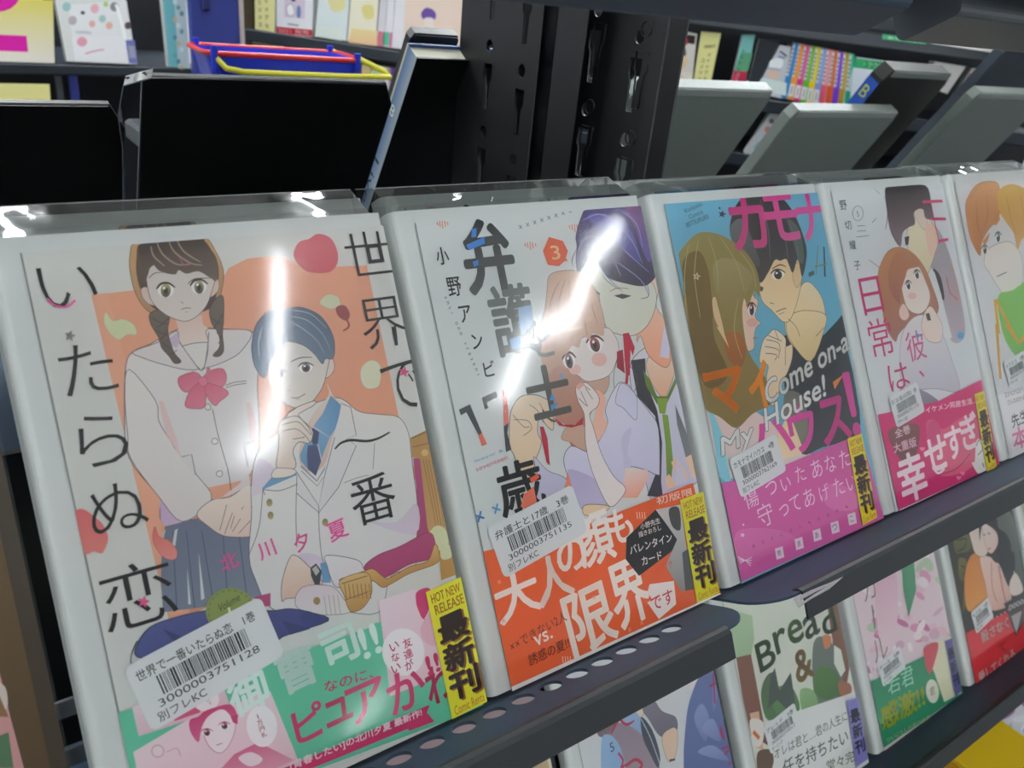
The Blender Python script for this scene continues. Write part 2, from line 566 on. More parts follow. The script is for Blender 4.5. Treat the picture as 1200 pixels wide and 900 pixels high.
def film_mesh(name, x0, x1, y0, y1, z, seed, amp=0.00009):
    """front sheet of clear film with soft vertical buckles, folded round both edges"""
    rnd = random.Random(seed)
    ph = [rnd.uniform(0, 6.28) for _ in range(6)]
    nx, ny = 22, 30
    vs, fs = [], []
    def wave(a, b):
        return amp * (sin(a * 9 + ph[0] + 1.2 * sin(b * 3 + ph[1])) + 0.6 * sin(a * 17 + ph[2] + b * 5) + 0.5 * sin(b * 7 + ph[3] + a * 2))
    for j in range(ny + 1):
        b = j / ny
        for i in range(nx + 1):
            a = i / nx
            e = min(1, 6 * min(a, 1 - a))
            vs.append((x0 + (x1 - x0) * a, y0 + (y1 - y0) * b, z + wave(a, b) * e))
    for j in range(ny):
        for i in range(nx):
            k = j * (nx + 1) + i
            fs.append((k, k + 1, k + nx + 2, k + nx + 1))
    return mesh(name, vs, fs, M_FILM, True)

def slab_mesh(depth=TH, m=None):
    # white case: rounded left edge, standing on local y = 0
    y0, y1 = 0.0004, H + MT
    x0, x1 = -ML, W
    prof = []
    r = 0.0035
    for i in range(7):
        t = pi / 2 + (pi / 2) * i / 6
        prof.append((x0 + r + r * cos(t), -r + r * sin(t)))
    for i in range(5):
        t = pi + (pi / 2) * i / 4
        prof.append((x0 + r + r * cos(t), -depth + r + r * sin(t)))
    prof += [(x1 - 0.001, -depth), (x1, -depth + 0.001), (x1, -0.001), (x1 - 0.001, 0.0)]
    vs, fs = prism(prof, y0, y1, 'y')
    me = mesh('case', vs, fs, m or M_CASE)
    return me
CASE_ME = slab_mesh()

def comic(x0, z, label, group=None, case=True, seed=1, film=True):
    M = frame((x0, 0, BASE + z))
    t = empty('comic_book', M, label, 'comic book', group)
    link('case', CASE_ME, t)
    if film:
        link('clear_sleeve', film_mesh('clear_sleeve', -ML - 0.0005, W + 0.0007, 0.0006, H + MT + 0.001, 0.0034, seed), t)
    return t, M
def cover_base(M, col='dfe0dc', z=0.0004):
    A = Art(M, z, (0, W, 0, H))
    A.fill([(0, 0), (W, 0), (W, H), (0, H)], col)
    A.fill([(0.0, 0.0), (0.0005, 0.0), (0.0005, H), (0.0, H)], '8f918f')
    return A
def collar(t, h=0.014, zb=-0.026, xr=W - 0.004):
    """open clear top of the sleeve standing above the case and the copy behind"""
    x0, x1 = -ML + 0.001, xr
    y0, y1 = H + MT, H + MT + h
    vs = [(x0, y0, 0), (x1, y0, 0), (x1, y1, zb * 0.45), (x0, y1, zb * 0.45),
          (x0, y0, zb), (x1, y0, zb), (x1, y1 + .004, zb), (x0, y1 + .004, zb)]
    fs = [(0, 1, 2, 3), (5, 4, 7, 6), (1, 5, 6, 2), (4, 0, 3, 7)]
    c = link('sleeve_collar', mesh('sleeve_collar', vs, fs, M_FILMTOP), t)
    rim = [Vector(v) for v in (vs[7], vs[6], vs[2], vs[3])]
    tv, tf = tube([tuple(p) for p in rim], 0.00022, 6, True)
    link('collar_rim', mesh('collar_rim', tv, tf, M_FILMEDGE), c)

def barcode(M, t, c, ang, w, h, title, code, line, z=0.0013, name='barcode_sticker', seed=3, big=True):
    """white rental label: title, bars, number, line"""
    A = Art(M, z, (-0.001, W, 0, H))
    cx, cy = A.p(*c)
    sv, su = A.scale(*c)
    a = radians(ang); ca, sa = cos(a), sin(a)
    def q(x, y): return (cx + x * ca - y * sa, cy + x * sa + y * ca)
    hw, hh = w / 2, h / 2
    A.fill([q(x, y) for x, y in rrect(-hw, hw, -hh, hh, 0.0022)], 'e3e5e6')
    def text(s, x, y, hgt, wid, col='222326', bold=0.0):
        vs, fs, (x0, x1, y0, y1) = glyphs(s)
        A.heavy([q(x + (vx - x0) / (x1 - x0) * wid, y + (vy - y0) / (y1 - y0) * hgt) for vx, vy in vs], fs, col, bold * hgt)
    text(title, -hw * .90, hh * .42, h * .16, w * .86, bold=0.006)
    rnd = random.Random(seed)
    x = -hw * 0.68
    while x < hw * 0.62:
        bw = rnd.choice((0.00022, 0.00022, 0.00044, 0.0006)) * (w / 0.042)
        A.fill([q(x, -hh * .22), q(x + bw, -hh * .22), q(x + bw, hh * .36), q(x, hh * .36)], '232427')
        x += bw + rnd.choice((0.00022, 0.0003, 0.00045)) * (w / 0.042)
    text(code, -hw * .78, -hh * .50, h * .11, w * .74, '3c3d40')
    text(line, -hw * .86, -hh * .88, h * .14, w * .34, '333437', 0.004)
    return A.build(name, t)

def release(M, t, tl, tr, br, bl, ycol='e8e32a', tcol='46302c', red='c86a3a', z=0.0015, sub='Comic Renta', head=True, name='release_sticker'):
    """narrow vertical new-release label"""
    A = Art(M, z, None)
    P = [A.p(*c) for c in (tl, tr, br, bl)]
    A.fill([P[3], P[2], P[1], P[0]], ycol)
    def L(a, b):   # label coordinates a across, b down
        top = (P[0][0] + (P[1][0] - P[0][0]) * a, P[0][1] + (P[1][1] - P[0][1]) * a)
        bot = (P[3][0] + (P[2][0] - P[3][0]) * a, P[3][1] + (P[2][1] - P[3][1]) * a)
        return (top[0] + (bot[0] - top[0]) * b, top[1] + (bot[1] - top[1]) * b)
    def text(s, a0, a1, b0, b1, col, bold=0.0, dx=0, dy=0):
        vs, fs, (x0, x1, y0, y1) = glyphs(s)
        A.heavy([tuple(c + d for c, d in zip(L(a0 + (a1 - a0) * (vx - x0) / (x1 - x0), b1 + (b0 - b1) * (vy - y0) / (y1 - y0)), (dx, dy))) for vx, vy in vs], fs, col, bold * abs(P[1][0] - P[0][0]) * 0.75)
    if head:
        text('HOT NEW', 0.10, 0.92, 0.035, 0.105, red, 0.004)
        text('RELEASE', 0.14, 0.95, 0.125, 0.200, red, 0.004)
    for i, ch in enumerate('最新刊'):
        b = (0.235 if head else 0.16) + i * (0.222 if head else 0.24)
        if head: text(ch, 0.14, 0.94, b, b + 0.205, 'b87a2c', 0.035, 0.0005, -0.0005)
        text(ch, 0.12, 0.92, b, b + 0.200, tcol, 0.035)
    if head: text(sub, 0.10, 0.95, 0.915, 0.985, red, 0.0)
    return A.build(name, t)

SK = 'e8dcd0'; SKS = 'd9b9a6'; LN = '5b5054'
def heart(A, u, v, r, col, ang=0.0):
    pts = []
    for i in range(24):
        t = 2 * pi * i / 24
        x = 16 * sin(t) ** 3; y = 13 * cos(t) - 5 * cos(2 * t) - 2 * cos(3 * t) - cos(4 * t)
        x, y = x * r / 16, -y * r / 16
        pts.append((u + x * cos(ang) - y * sin(ang), v + x * sin(ang) + y * cos(ang)))
    A.P(pts, col)
def eye(A, u, v, w, h, iris, ang=0.0, lash='33262a'):
    A.E(u, v, w, h, 'f4f1ee', ang=ang)
    A.E(u, v, w * 0.62, h * 0.98, iris, '2c2426', ang)
    A.E(u, v + h * .05, w * .28, h * .5, '231c1e')
    A.E(u - w * .2, v - h * .35, w * .17, h * .2, 'ffffff')
    A.L([(u - w * 1.15, v - h * .2), (u - w * .6, v - h * .95), (u + w * .3, v - h * 1.08), (u + w * 1.15, v - h * .45)], h * .34, lash, taper=True)

# ---------------------------------------------------------------- comic 1: schoolgirl and seated young man on peach
t1, M1 = comic(CB[0], 0.0, 'peach comic with a braided schoolgirl and a man in white blazer, mint paper band', seed=11)
A = cover_base(M1, 'd9dad5')
A.P(PX('107,346 260,328 268,314 290,303 315,300 340,303 356,314 430,311 474,520 490,560 330,660 200,736'), 'e8a685', 'dd9a7c')
A.P(PX('107,346 126,343 226,730 200,736'), 'e9a98a')
for q, c in (('149,392 160,392 156,380 144,374 132,376 124,366 122,378 130,392 140,398', 'd3dcb0'), ('375,353 384,345 396,348 398,358 388,362 378,358', 'd3dcb8'), ('424,430 436,422 446,430 444,452 430,455 423,445', 'dfe3c6')):
    A.S(PX(q), c, line='b9c09a', lw=0.5)
A.S(PX('344,300 350,284 362,280 372,274 386,278 394,290 396,306 388,318 372,320 356,316'), 'd2606c', 'c9525f')
A.S(PX('394,360 404,358 410,368 406,376 396,370'), '9b4a4c'); A.L(PX('405,372 409,382 402,388'), 2.5, '9b4a4c', taper=True)
# girl: back hair and braids
F1, F2, F3, F4, F5, F6 = (130, 270, 4.2857), (130, 470, 4.2857), (280, 440, 4.2857), (0, 560, 4.2857), (130, 690, 4.2857), (330, 640, 3.75)
A.S(F(F1, '125,60 96,120 95,200 118,300 165,385 235,425 380,420 520,380 560,280 562,190 520,95 465,35 300,40'), 'c9a06d', 'b58b62', line='6a5236')
A.S(F(F1, '150,62 128,140 130,230 160,320 230,400 380,420 500,390 535,290 540,180 505,100 450,42 300,46'), '6a5340', '4a3b32')
# sailor uniform
A.S(F(F1, '110,610 200,570 330,500 470,490 560,495 700,505 725,560 740,660 735,800 745,1010 720,1180 640,1310 560,1400 480,1440 420,1450 260,1470 250,1350 240,1330 90,1140 68,900 75,680'), 'e3e0dc', 'd8d3d4', line=LN, lw=0.9)
A.P(F(F2, '245,485 362,605 430,580 390,600 270,628 250,600'), 'c7aacb', 'cdb6d2')
A.S(F(F2, '150,300 250,480 330,560 430,560 500,480 430,420 300,420'), 'd4bfd2', 'e0c9d6')
A.S(F(F2, '100,290 240,480 360,605 505,492 430,370 330,250 300,200 240,100 225,0 90,-160 70,-20 85,180'), 'e4e0db', 'ddd6d3', line=LN)
A.P(F(F2, '240,0 262,0 330,190 350,275 335,262 275,160'), 'e0c4c2')
A.P(F(F2, '680,10 700,5 740,140 728,200 700,205'), 'dfc3c1')
A.P(F(F2, '340,275 405,268 425,370 420,366 352,290'), 'd9d4d4'); A.L(F(F2, '355,280 405,268 425,370'), 1, '6e686c', smooth=False)
A.P(F(F2, '665,215 725,200 690,330'), 'd6d2d2'); A.L(F(F2, '725,200 665,215 688,330'), 1, '6e686c', smooth=False)
A.L(F(F2, '510,40 540,180 590,360 605,480'), 0.9, LN)
for x, y in ((487, 30), (521, 202), (545, 365)): A.E(*F(F2, f'{x},{y}')[0], 4.0, 4.0, '6a6466'); A.E(*F(F2, f'{x},{y}')[0], 3.2, 3.2, 'e2ded8')
# neck, collar
A.S(F(F1, '332,430 342,510 350,570 420,600 480,560 490,500 462,470 445,420'), 'e2c3b6', SK)
A.S(F(F1, '110,610 240,560 330,505 345,560 400,640 455,700 480,640 490,560 480,500 560,497 705,508 660,600 590,650 480,690 380,700 250,670 160,640'), 'e2dbd8', 'd9d3d3', line=LN)
A.P(F(F1, '345,580 420,566 492,562 480,640 455,702 400,650'), 'e0ddd8')
A.L(F(F1, '328,540 400,640 455,705 478,640 492,510'), 0.9, LN); A.L(F(F1, '355,582 420,566 490,562'), 0.9, LN)
A.P(F(F1, '290,545 335,510 345,560 330,590 300,580'), 'cdb9cf')
for q in ('195,420 200,470 240,540 255,590 290,630 320,668 352,658 318,615 298,560 285,500 292,430 240,400', '495,400 505,465 540,520 545,585 512,628 545,632 566,600 560,520 566,440 562,330 520,350'):
    A.S(F(F1, q), '6f6257', '57493f', line='40342e')
for x0, y0, x1, y1 in ((205, 440, 285, 470), (290, 440, 225, 490), (228, 500, 290, 525), (285, 500, 240, 555), (255, 560, 298, 590), (300, 620, 330, 600), (505, 440, 560, 470), (562, 420, 515, 490), (530, 510, 562, 540), (560, 520, 540, 570)):
    A.L(F(F1, f'{x0},{y0} {(x0+x1)/2},{(y0+y1)/2+6} {x1},{y1}'), 0.9, '3c312c')
# face
A.S(F(F1, '150,300 160,340 190,370 225,375 200,330 185,290 165,285'), 'dcc6ba', line=LN, lw=0.6)
A.S(F(F1, '540,250 540,300 500,335 500,280 515,245'), 'dcc6ba', line=LN, lw=0.6)
A.S(F(F1, '185,200 186,300 215,370 270,420 330,448 378,456 430,432 478,380 505,310 520,220 440,160 280,150'), 'd8cfc9', 'e0d7cf', line=LN, lw=0.7)
A.S(F(F1, '150,62 148,150 162,260 182,235 205,170 245,205 320,222 340,200 380,218 440,206 500,240 532,250 530,140 470,60 460,40 300,46'), '463a34', '6a584b')
for q in ('230,60 260,120 330,170 400,170', '290,55 320,110 400,165 460,175', '330,50 370,110 450,160', '200,80 215,130 270,180'): A.L(F(F1, q), 2.0, 'a08a76', taper=True)
A.L(F(F1, '340,130 365,170 400,160'), 1.2, 'b85a6a', taper=True)
eye(A, *F(F1, '275,302')[0], 9.5, 8.0, 'b9a96a', 0.05); eye(A, *F(F1, '442,285')[0], 9.0, 8.0, 'b9ab78', -0.1)
A.L(F(F1, '190,240 220,215 262,212'), 1.0, '4a3c38', taper=True); A.L(F(F1, '385,270 420,244 500,240'), 1.1, '4a3c38', taper=True)
A.L(F(F1, '350,358 362,366'), 1, 'a07f78'); A.L(F(F1, '352,398 375,390 402,392'), 1.0, '9d6a66'); A.L(F(F1, '370,410 388,408'), 0.7, 'b08f88')
# bow
for q in ('455,745 420,712 345,735 340,775 372,812 430,795', '460,745 500,705 560,695 580,740 560,785 500,775', '450,765 400,800 372,880 420,895 470,885 475,800', '470,765 480,830 520,880 545,860 590,820 560,790 500,770'):
    A.S(F(F1, q), 'cf5b78', 'd6728c', line='a04460', lw=0.8)
A.P(F(F1, '405,705 430,712 445,735 430,745'), 'c26a80'); A.P(F(F1, '480,690 500,690 492,735 475,745'), 'c26a80')
A.S(F(F1, '440,740 475,738 485,765 465,785 442,770'), 'd96f8c', line='a04460', lw=0.6)
A.L(F(F1, '575,778 625,762 680,756'), 0.8, LN); A.L(F(F1, '575,790 625,776 680,768'), 0.8, LN)
# skirt
A.P(F(F2, '270,630 430,590 560,675 720,660 740,900 760,980 640,1010 500,1030 262,1060 250,900 255,760'), '6a7389', '7d8799')
for x0, x1 in ((310, 330), (378, 420), (455, 520), (560, 590), (640, 690)): A.L(F(F2, f'{x0},650 {(x0+x1)/2},850 {x1},1040'), 1.2, '525a72')
for q in ('335,640 322,730 308,720 320,650', '382,840 402,1020 388,1020', '440,760 470,990 452,1000', '258,668 275,640 262,700'): A.P(F(F2, q), 'd5dadc')
# clasped hands
A.S(F(F2, '430,568 505,498 600,480 700,420 708,560 705,650 700,680 600,682 545,668 490,630'), SK, 'e4cabd', line=LN)
for q in ('580,520 560,600 545,650', '610,560 580,640 570,668', '650,590 610,655', '700,600 640,665', '655,545 665,530', '620,575 600,640'): A.L(F(F2, q), 0.7, LN)
A.P(F(F2, '505,498 600,472 700,418 690,360 640,420 560,480'), 'dccfd0')
# petals
A.S(F(F2, '220,630 240,680 290,700 330,750 325,790 290,795 250,770 210,700'), 'df6a62', 'e8938a', line='b35550', lw=0.5)
A.S(F(F4, '380,170 420,158 480,200 520,240 543,300 530,350 510,378 470,370 425,378 380,250'), 'd56264', 'e08078')
# chair
A.P(F(F3, '860,315 940,275 1010,620 1075,900 1000,910 940,760 905,420 870,410'), 'b78b52', 'caa368')
for i in range(6): A.L(F(F3, f'{925+i*14},{430-i*3} {960+i*14},{600} {990+i*13},{760}'), 0.8, '8e6636')
A.P(F(F3, '875,415 908,418 945,760 985,900 880,900 890,560'), 'b04a7c', 'a8456f')
A.L(F(F3, '862,316 935,285'), 1.6, '8a6234'); A.L(F(F3, '872,360 950,340'), 1.2, '8a6234'); A.E(*F(F3, '932,388')[0], 4, 4, 'd8b87c')
A.E(*F(F3, '1000,830')[0], 12, 18, 'd9dcb0')
# young man: jacket
A.S(F(F3, '440,120 520,120 600,180 700,195 800,210 850,290 870,450 895,650 890,850 880,960 760,1010 700,1190 480,1180 180,1180 80,1020 50,900 62,700 60,560 80,420 120,350 190,290 240,200'), 'e4e2dd', 'dddcdc', line=LN)
for q in ('100,420 200,500 130,570 60,600', '620,720 780,740 890,640 880,800', '300,900 420,920 440,1050 300,1040', '720,900 800,880 860,940 760,960'): A.S(F(F3, q), 'd6c9d8', 'ddd2dd')
A.S(F(F3, '440,40 450,100 380,180 320,300 300,420 340,480 420,460 470,330 510,160 470,100'), 'e7d9cd', SKS)
A.P(F(F3, '460,100 512,150 490,260 455,310 372,255 420,190'), '5f94bf', '7fabce', 0)
A.P(F(F3, '372,262 455,312 420,400 385,500 345,470 310,430 305,400 330,340'), '7fa9cb', '5f8fb8')
A.P(F(F3, '368,262 402,285 395,345 372,350 355,300'), '3b4568'); A.P(F(F3, '345,350 395,350 412,430 385,505 345,470 340,400'), '47517a', '39436a')
A.L(F(F3, '395,345 415,430'), 1.2, 'c9d4e2')
A.L(F(F3, '310,455 390,530 440,450 480,310'), 2.2, '9a9aa0', smooth=False); A.L(F(F3, '312,478 392,556 450,470'), 1.0, '8a8a92', smooth=False)
A.P(F(F3, '470,310 520,150 555,160 590,300 560,320 585,350 500,560 400,690 285,580 290,480 395,655 430,470'), 'e6e4df', 'dcd8da')
A.L(F(F3, '510,140 560,160 588,300 540,318 588,352 500,560 400,690 282,585'), 0.8, LN, smooth=False); A.L(F(F3, '480,310 430,500 400,655 285,480'), 0.8, LN, smooth=False)
A.L(F(F3, '400,655 402,780 420,930 470,1010'), 0.8, LN); A.L(F(F3, '680,340 672,470'), 0.6, LN); A.L(F(F3, '525,540 590,515 650,500'), 0.6, LN); A.L(F(F3, '120,560 100,760 50,900'), 0.8, LN)
for x, y, r in ((152, 639, 4), (158, 703, 4), (432, 738, 4)): A.E(*F(F3, f'{x},{y}')[0], r * .9, r * 1.15, '8c8250', 'b8ae78')
A.P(F(F3, '115,575 290,500 285,480 160,515 125,555'), '6f9dc2'); A.P(F(F3, '112,572 205,575 290,540 285,700 250,640'), 'e2dfda'); A.L(F(F3, '118,572 205,578 292,545'), 0.8, LN); A.L(F(F3, '118,572 130,600'), 0.8, LN); A.L(F(F3, '290,500 285,700 290,860'), 0.8, LN)
# head
A.S(F(F1, '1110,640 1120,700 1085,740 1060,720 1065,650'), 'e4d3c6', line=LN, lw=0.6)
A.S(F(F1, '820,560 790,700 800,780 850,850 890,880 960,895 1010,860 1060,790 1085,700 1090,620 1000,540 900,530'), 'd9d4ce', 'e2dad0', line=LN, lw=0.7)
A.S(F(F1, '708,560 730,470 800,400 900,390 960,388 1050,430 1110,520 1122,600 1110,645 1075,645 1060,670 1020,620 960,575 880,560 860,600 800,650 770,742 725,690 708,620'), '4e6079', '6a7f96', line='3b4660')
for q in ('880,430 980,450 1060,520 1100,600', '850,440 940,480 1030,550 1070,620', '760,480 740,560 745,640', '820,440 790,520 790,600', '900,400 1000,420 1080,490'): A.L(F(F1, q), 1.3, '8ba0b5', taper=True)
eye(A, *F(F1, '978,690')[0], 8.0, 5.2, '8a7c78', -0.15); A.L(F(F1, '900,662 950,640 1010,638'), 1.2, '4c4a52', taper=True)
eye(A, *F(F1, '850,720')[0], 6.0, 4.8, '8a7c78'); A.L(F(F1, '888,800 900,806'), 0.8, '8a7c78'); A.L(F(F1, '905,840 940,840 975,820'), 0.9, '84605c'); A.L(F(F1, '925,850 948,848'), 0.6, 'a88')
# hand at the chin
A.S(F(F3, '200,240 235,215 250,185 300,155 378,128 375,150 320,180 300,205 365,270 368,310 350,340 300,335 270,380 285,440 270,470 190,465 195,380 200,320'), SK, 'e6d3c4', line=LN, lw=0.8)
for q in ('235,215 290,205 340,250 368,300', '215,250 290,232 335,270 360,300', '215,282 280,268 330,300 355,335', '230,130 245,185 290,160', '270,320 330,310'): A.L(F(F3, q), 0.7, LN)
A.S(F(F3, '190,465 270,470 285,490 240,510 170,515 165,490'), SK, line=LN, lw=0.6)
# lower arm, watch, armrest
A.S(F(F6, '30,60 60,40 120,90 180,160 140,175 90,200 70,225 20,230 0,240 0,160'), 'e8d8ca', SKS, line=LN)
A.P(F(F6, '168,75 210,65 215,160 178,160'), '6a9cc4'); A.P(F(F6, '125,95 150,75 175,110 165,175 145,170 128,130'), '3c4044'); A.P(F(F6, '132,100 150,85 166,110 150,130'), 'b9b9b0')
A.S(F(F6, '195,40 330,60 360,100 380,130 300,170 240,180 215,140 200,90'), 'e6e4e2', 'dcd4dc', line=LN)
A.S(F(F6, '90,180 215,175 270,230 300,290 150,300 60,260'), 'ddcfd8', 'e0dcd8', line=LN, lw=0.6)
for x in (185, 205, 225, 245): A.L(F(F6, f'{x},215 {x+12},300'), 0.7, '9a9088')
A.E(*F(F6, '153,240')[0], 4, 4.6, '9b8250')
A.S(F(F6, '360,95 420,40 520,0 640,-60 672,-20 668,40 640,60 560,80 460,135 430,130'), 'b24a78', 'a83e6c', line='7a3050')
A.S(F(F6, '250,150 360,110 400,100 440,130 470,140 560,90 640,65 672,-10 690,30 680,75 560,120 480,165 440,180 390,150'), 'd9b06c', 'b98a48', line='7a5628')
A.S(F(F6, '255,150 370,115 395,180 385,230 350,275 300,285 275,220'), 'd8b878', 'b98c50', line='7a5628')
for x in range(275, 385, 18): A.L(F(F6, f'{x},165 {x+8},230'), 1.0, '8e6432')
A.L(F(F6, '262,165 375,130'), 1.2, '8e6432'); A.L(F(F6, '280,235 380,200'), 1.2, '8e6432')
A.P(F(F6, '690,20 740,0 780,120 700,150'), 'b58848'); A.S(F(F6, '700,0 745,0 742,50 700,55'), 'd7dab0')
# legs
A.S(F(F5, '130,340 140,260 200,190 300,150 470,110 640,100 800,110 900,100 1010,120 1090,160 860,240 800,300 500,330 300,350'), '4f5790', '3c447c', line='2c2f4c', lw=1.2)
A.P(F(F5, '260,200 400,260 380,290 300,250'), '343c70'); A.P(F(F5, '400,205 520,250 460,235'), '343c70'); A.P(F(F5, '860,160 1000,200 900,230'), '343c70'); A.S(F(F5, '985,110 1060,150 1010,180 950,150'), '39417a')
A.P(F(F5, '720,40 800,20 800,85 720,95'), 'b04a78'); A.L(F(F5, '105,420 100,340 130,260'), 1.2, '34303a')
A.E(*F(F5, '600,110')[0], 29.5, 27, '8d9b52'); pts = [(F(F5, '600,110')[0][0] + 26 * cos(2*pi*i/44), F(F5, '600,110')[0][1] + 24 * sin(2*pi*i/44)) for i in range(44)]
for i in range(0, 44, 2): A.L([pts[i], pts[(i + 1) % 44]], 0.9, '5f6b34', smooth=False)
A.T('Volume', F(F5, '592,68')[0], 9, '3f4726', ang=14, w=27, shear=0.3); A.T('1', F(F5, '600,140')[0], 23, 'e6eac8', ang=0, sx=0.8)
# title and author
for ch, u, v, h, wd, b in (('い', 80, 336, 48, 66, -.012), ('た', 103, 432, 58, 64, -.010), ('ら', 120, 515, 60, 58, -.010), ('ぬ', 138, 594, 56, 66, -.008), ('恋', 162, 696, 74, 84, -.006),
                           ('世', 431, 297, 50, 52, -.012), ('界', 449, 378, 58, 52, -.010), ('で', 470, 452, 56, 42, -.010), ('番', 437, 584, 56, 52, 0.0)):
    A.T(ch, (u, v), h, '0e0e11', b, w=wd)
A.L(F(F3, '480,370 510,340 560,325 640,330 700,315 755,285'), 3.2, '151517', taper=True)
A.star(82, 394, 7, '8d8d8a'); A.star(168, 705, 8, 'e0508c'); A.star(473, 436, 7, 'e0508c'); A.L(PX('55,350 64,358 78,360 88,352'), 2.5, 'e2609c')
for ch, u, v, h in (('北', 268, 658, 19), ('川', 312, 644, 20), ('夕', 353, 635, 21), ('夏', 395, 621, 22)): A.T(ch, (u, v), h, 'e2589e', 0.02, ang=8)
A.build('cover', t1)
# paper band
def band(M, t, pts, col, z=0.0010):
    B = Art(M, z, (0, W, 0, H)); B.P(PX(pts), col); return B
A = band(M1, t1, '100,846 118,843 560,692 620,675 640,800 560,960 120,1000', '62c2a0')
A.P(PX('155,835 183,823 200,850 400,760 440,730 478,725'), '62c2a0')
A.P(F(F5, '105,590 560,480 600,590 140,740'), 'ecd9de', 'e2b9c6')
A.P(F(F5, '300,610 420,560 450,620 320,665'), 'd3587f'); A.E(*F(F5, '475,555')[0], 16, 14, 'f0e8ea'); A.T('すみません'[2:], F(F5, '488,560')[0], 4, '8c5a68', ang=-60)
A.P(F(F5, '112,820 400,650 560,600 800,515 940,860 900,900 640,1000 150,1010'), 'eed6dd', 'e9c4cf')
A.P(F(F5, '620,830 740,770 920,860 700,960 500,960'), 'cf5f86', 'e4a0b4'); A.S(F(F5, '640,850 700,820 760,850 740,880 690,890'), 'f0dfe4')
A.S(F(F5, '450,640 480,770 540,825 590,790 625,700 610,620 540,600'), 'f2e6e8', line='c2708c', lw=0.8)
A.S(F(F5, '395,660 440,640 480,610 590,580 630,620 635,680 610,650 560,605 490,640 455,700 440,770 400,720'), 'c83a72', 'd4638f')
eye(A, *F(F5, '482,722')[0], 6, 4, 'c04a78', 0, 'a83a66'); eye(A, *F(F5, '570,688')[0], 6, 4, 'c04a78', -.3, 'a83a66'); A.L(F(F5, '530,785 560,775'), 0.9, 'b0507a'); A.P(F(F5, '600,640 640,630 632,680 612,670'), 'c83a72')
A.E(*F(F5, '758,690')[0], 18, 24.5, 'f4eef0', ang=-0.1)
for i, ch in enumerate('1万円札'): A.T(ch, F(F5, f'{738+i*10},{642+i*30}')[0], 6, 'b02a5c', 0.02, ang=8)
A.E(*F(F5, '235,815')[0], 8, 8, 'd8b0bc'); A.E(*F(F5, '235,815')[0], 6, 6, 'ecd8dd'); A.L(F(F5, '280,820 330,800 350,840'), 1.5, 'd8b0bc')
for ch, u, v, h in (('御', 291, 812, 44), ('曹', 348, 784, 48), ('司', 398, 756, 44)): A.T(ch, (u, v), h, 'dff0ea', 0.035, ang=5, sx=1.0)
A.T('!!', (433, 751), 36, 'dff0ea', 0.03, ang=5, w=20)
A.B('なのに、', (381, 812), (438, 794), 13, 'c82a66', 0.014)
A.P(F(F6, '428,262 425,240 580,190 600,195 690,165 760,350 720,560 478,660'), 'eedbe2', 'e7c6d2')
A.S(F(F6, '595,200 650,185 655,250 625,320 600,280 590,240'), 'cd3a74'); A.L(F(F6, '620,270 618,310 640,330'), 1, 'b0507a'); A.S(F(F6, '625,330 690,260 700,420 640,430 610,380'), 'e7b9c9')
A.E(*F(F6, '535,465')[0], 25, 28, 'f3eef0', ang=-.15)
for i, ch in enumerate('友達が'): A.T(ch, F(F6, f'{552+i*4},{425+i*48}')[0], 11, 'c02864', 0.02, ang=8)
for i, ch in enumerate('いない'): A.T(ch, F(F6, f'{495+i*4},{440+i*48}')[0], 10, 'c02864', 0.02, ang=8)
A.P(F(F6, '-60,1005 200,895 628,706 650,697 638,732 672,770 560,812 555,803 260,925 0,1030'), 'cc2c66')
A.B('[青春したい]の北川夕夏 最新作!', (341, 904), (495, 840), 11, 'f6dce6', 0.018)
for ch, u, v, h, wd in (('ピ', 362, 846, 40, 34), ('ュ', 396, 833, 28, 30), ('ア', 430, 821, 44, 42), ('か', 476, 808, 46, 42), ('わ', 515, 800, 44, 30)): A.T(ch, (u, v), h, 'cb2d68', 0.022, ang=2, w=wd)
A.T('!!', (507, 778), 22, 'cb2d68', 0.03, w=14)
A.build('paper_band', t1)
barcode(M1, t1, (244, 775), 10.5, 0.0415, 0.0205, '世界で一番いたらぬ恋　1巻', '3000003751128', '別フレKC', seed=5)
release(M1, t1, (499, 694), (540, 676), (571, 822), (530, 843))

# ---------------------------------------------------------------- comic 2: couple, orange band
t2, M2 = comic(CB[1], 0.0, 'comic with an orange paper band, purple-haired man kissing a pink-haired girl on the cover', seed=23)
A = cover_base(M2, 'dadedc')
F7, F8, F9, F10 = (490, 230, 4.2857), (620, 230, 4.2857), (520, 430, 4.2857), (630, 420, 4.2857)
for u, v in ((518, 262), (673, 266), (621, 287)):
    for i in range(5): A.L([(u - 6 + i * 3, v - 4 + abs(i - 2)), (u - 5 + i * 3, v + 6 - abs(i - 2) * 2)], 1.6, 'e0937c')
for i in range(8): A.T('×', (610 + i * 8.3, 266 - i * 2.7), 5, '7b8794', ang=0)
# man
A.S(F(F10, '470,20 560,-60 700,-30 730,200 790,500 805,620 640,680 560,690 500,300 470,150'), 'e2dfea', 'cfc9e2', line=LN)
A.P(F(F10, '468,10 540,0 545,120 600,260 625,420 620,620 630,700 550,690 600,560 610,420 590,290 500,190 480,80'), '3a3d44', '34323e')
A.P(F(F10, '690,230 760,380 800,520 798,560 750,520 700,330'), '6a6f72', '83878a')
A.S(F(F10, '545,20 600,-40 680,-30 690,60 650,180 625,195 570,120'), 'ecd9c4', 'f0b491', line=LN, lw=0.6)
A.P(F(F10, '530,60 560,100 600,190 650,190 690,100 700,60 705,120 650,225 600,230 545,140'), '75903c', '5e7a30')
A.P(F(F10, '598,200 655,200 640,280 612,275'), '8aa83e'); A.P(F(F10, '625,280 655,285 672,430 680,520 668,640 650,650 642,430'), '8fae44', '6f8c3a')
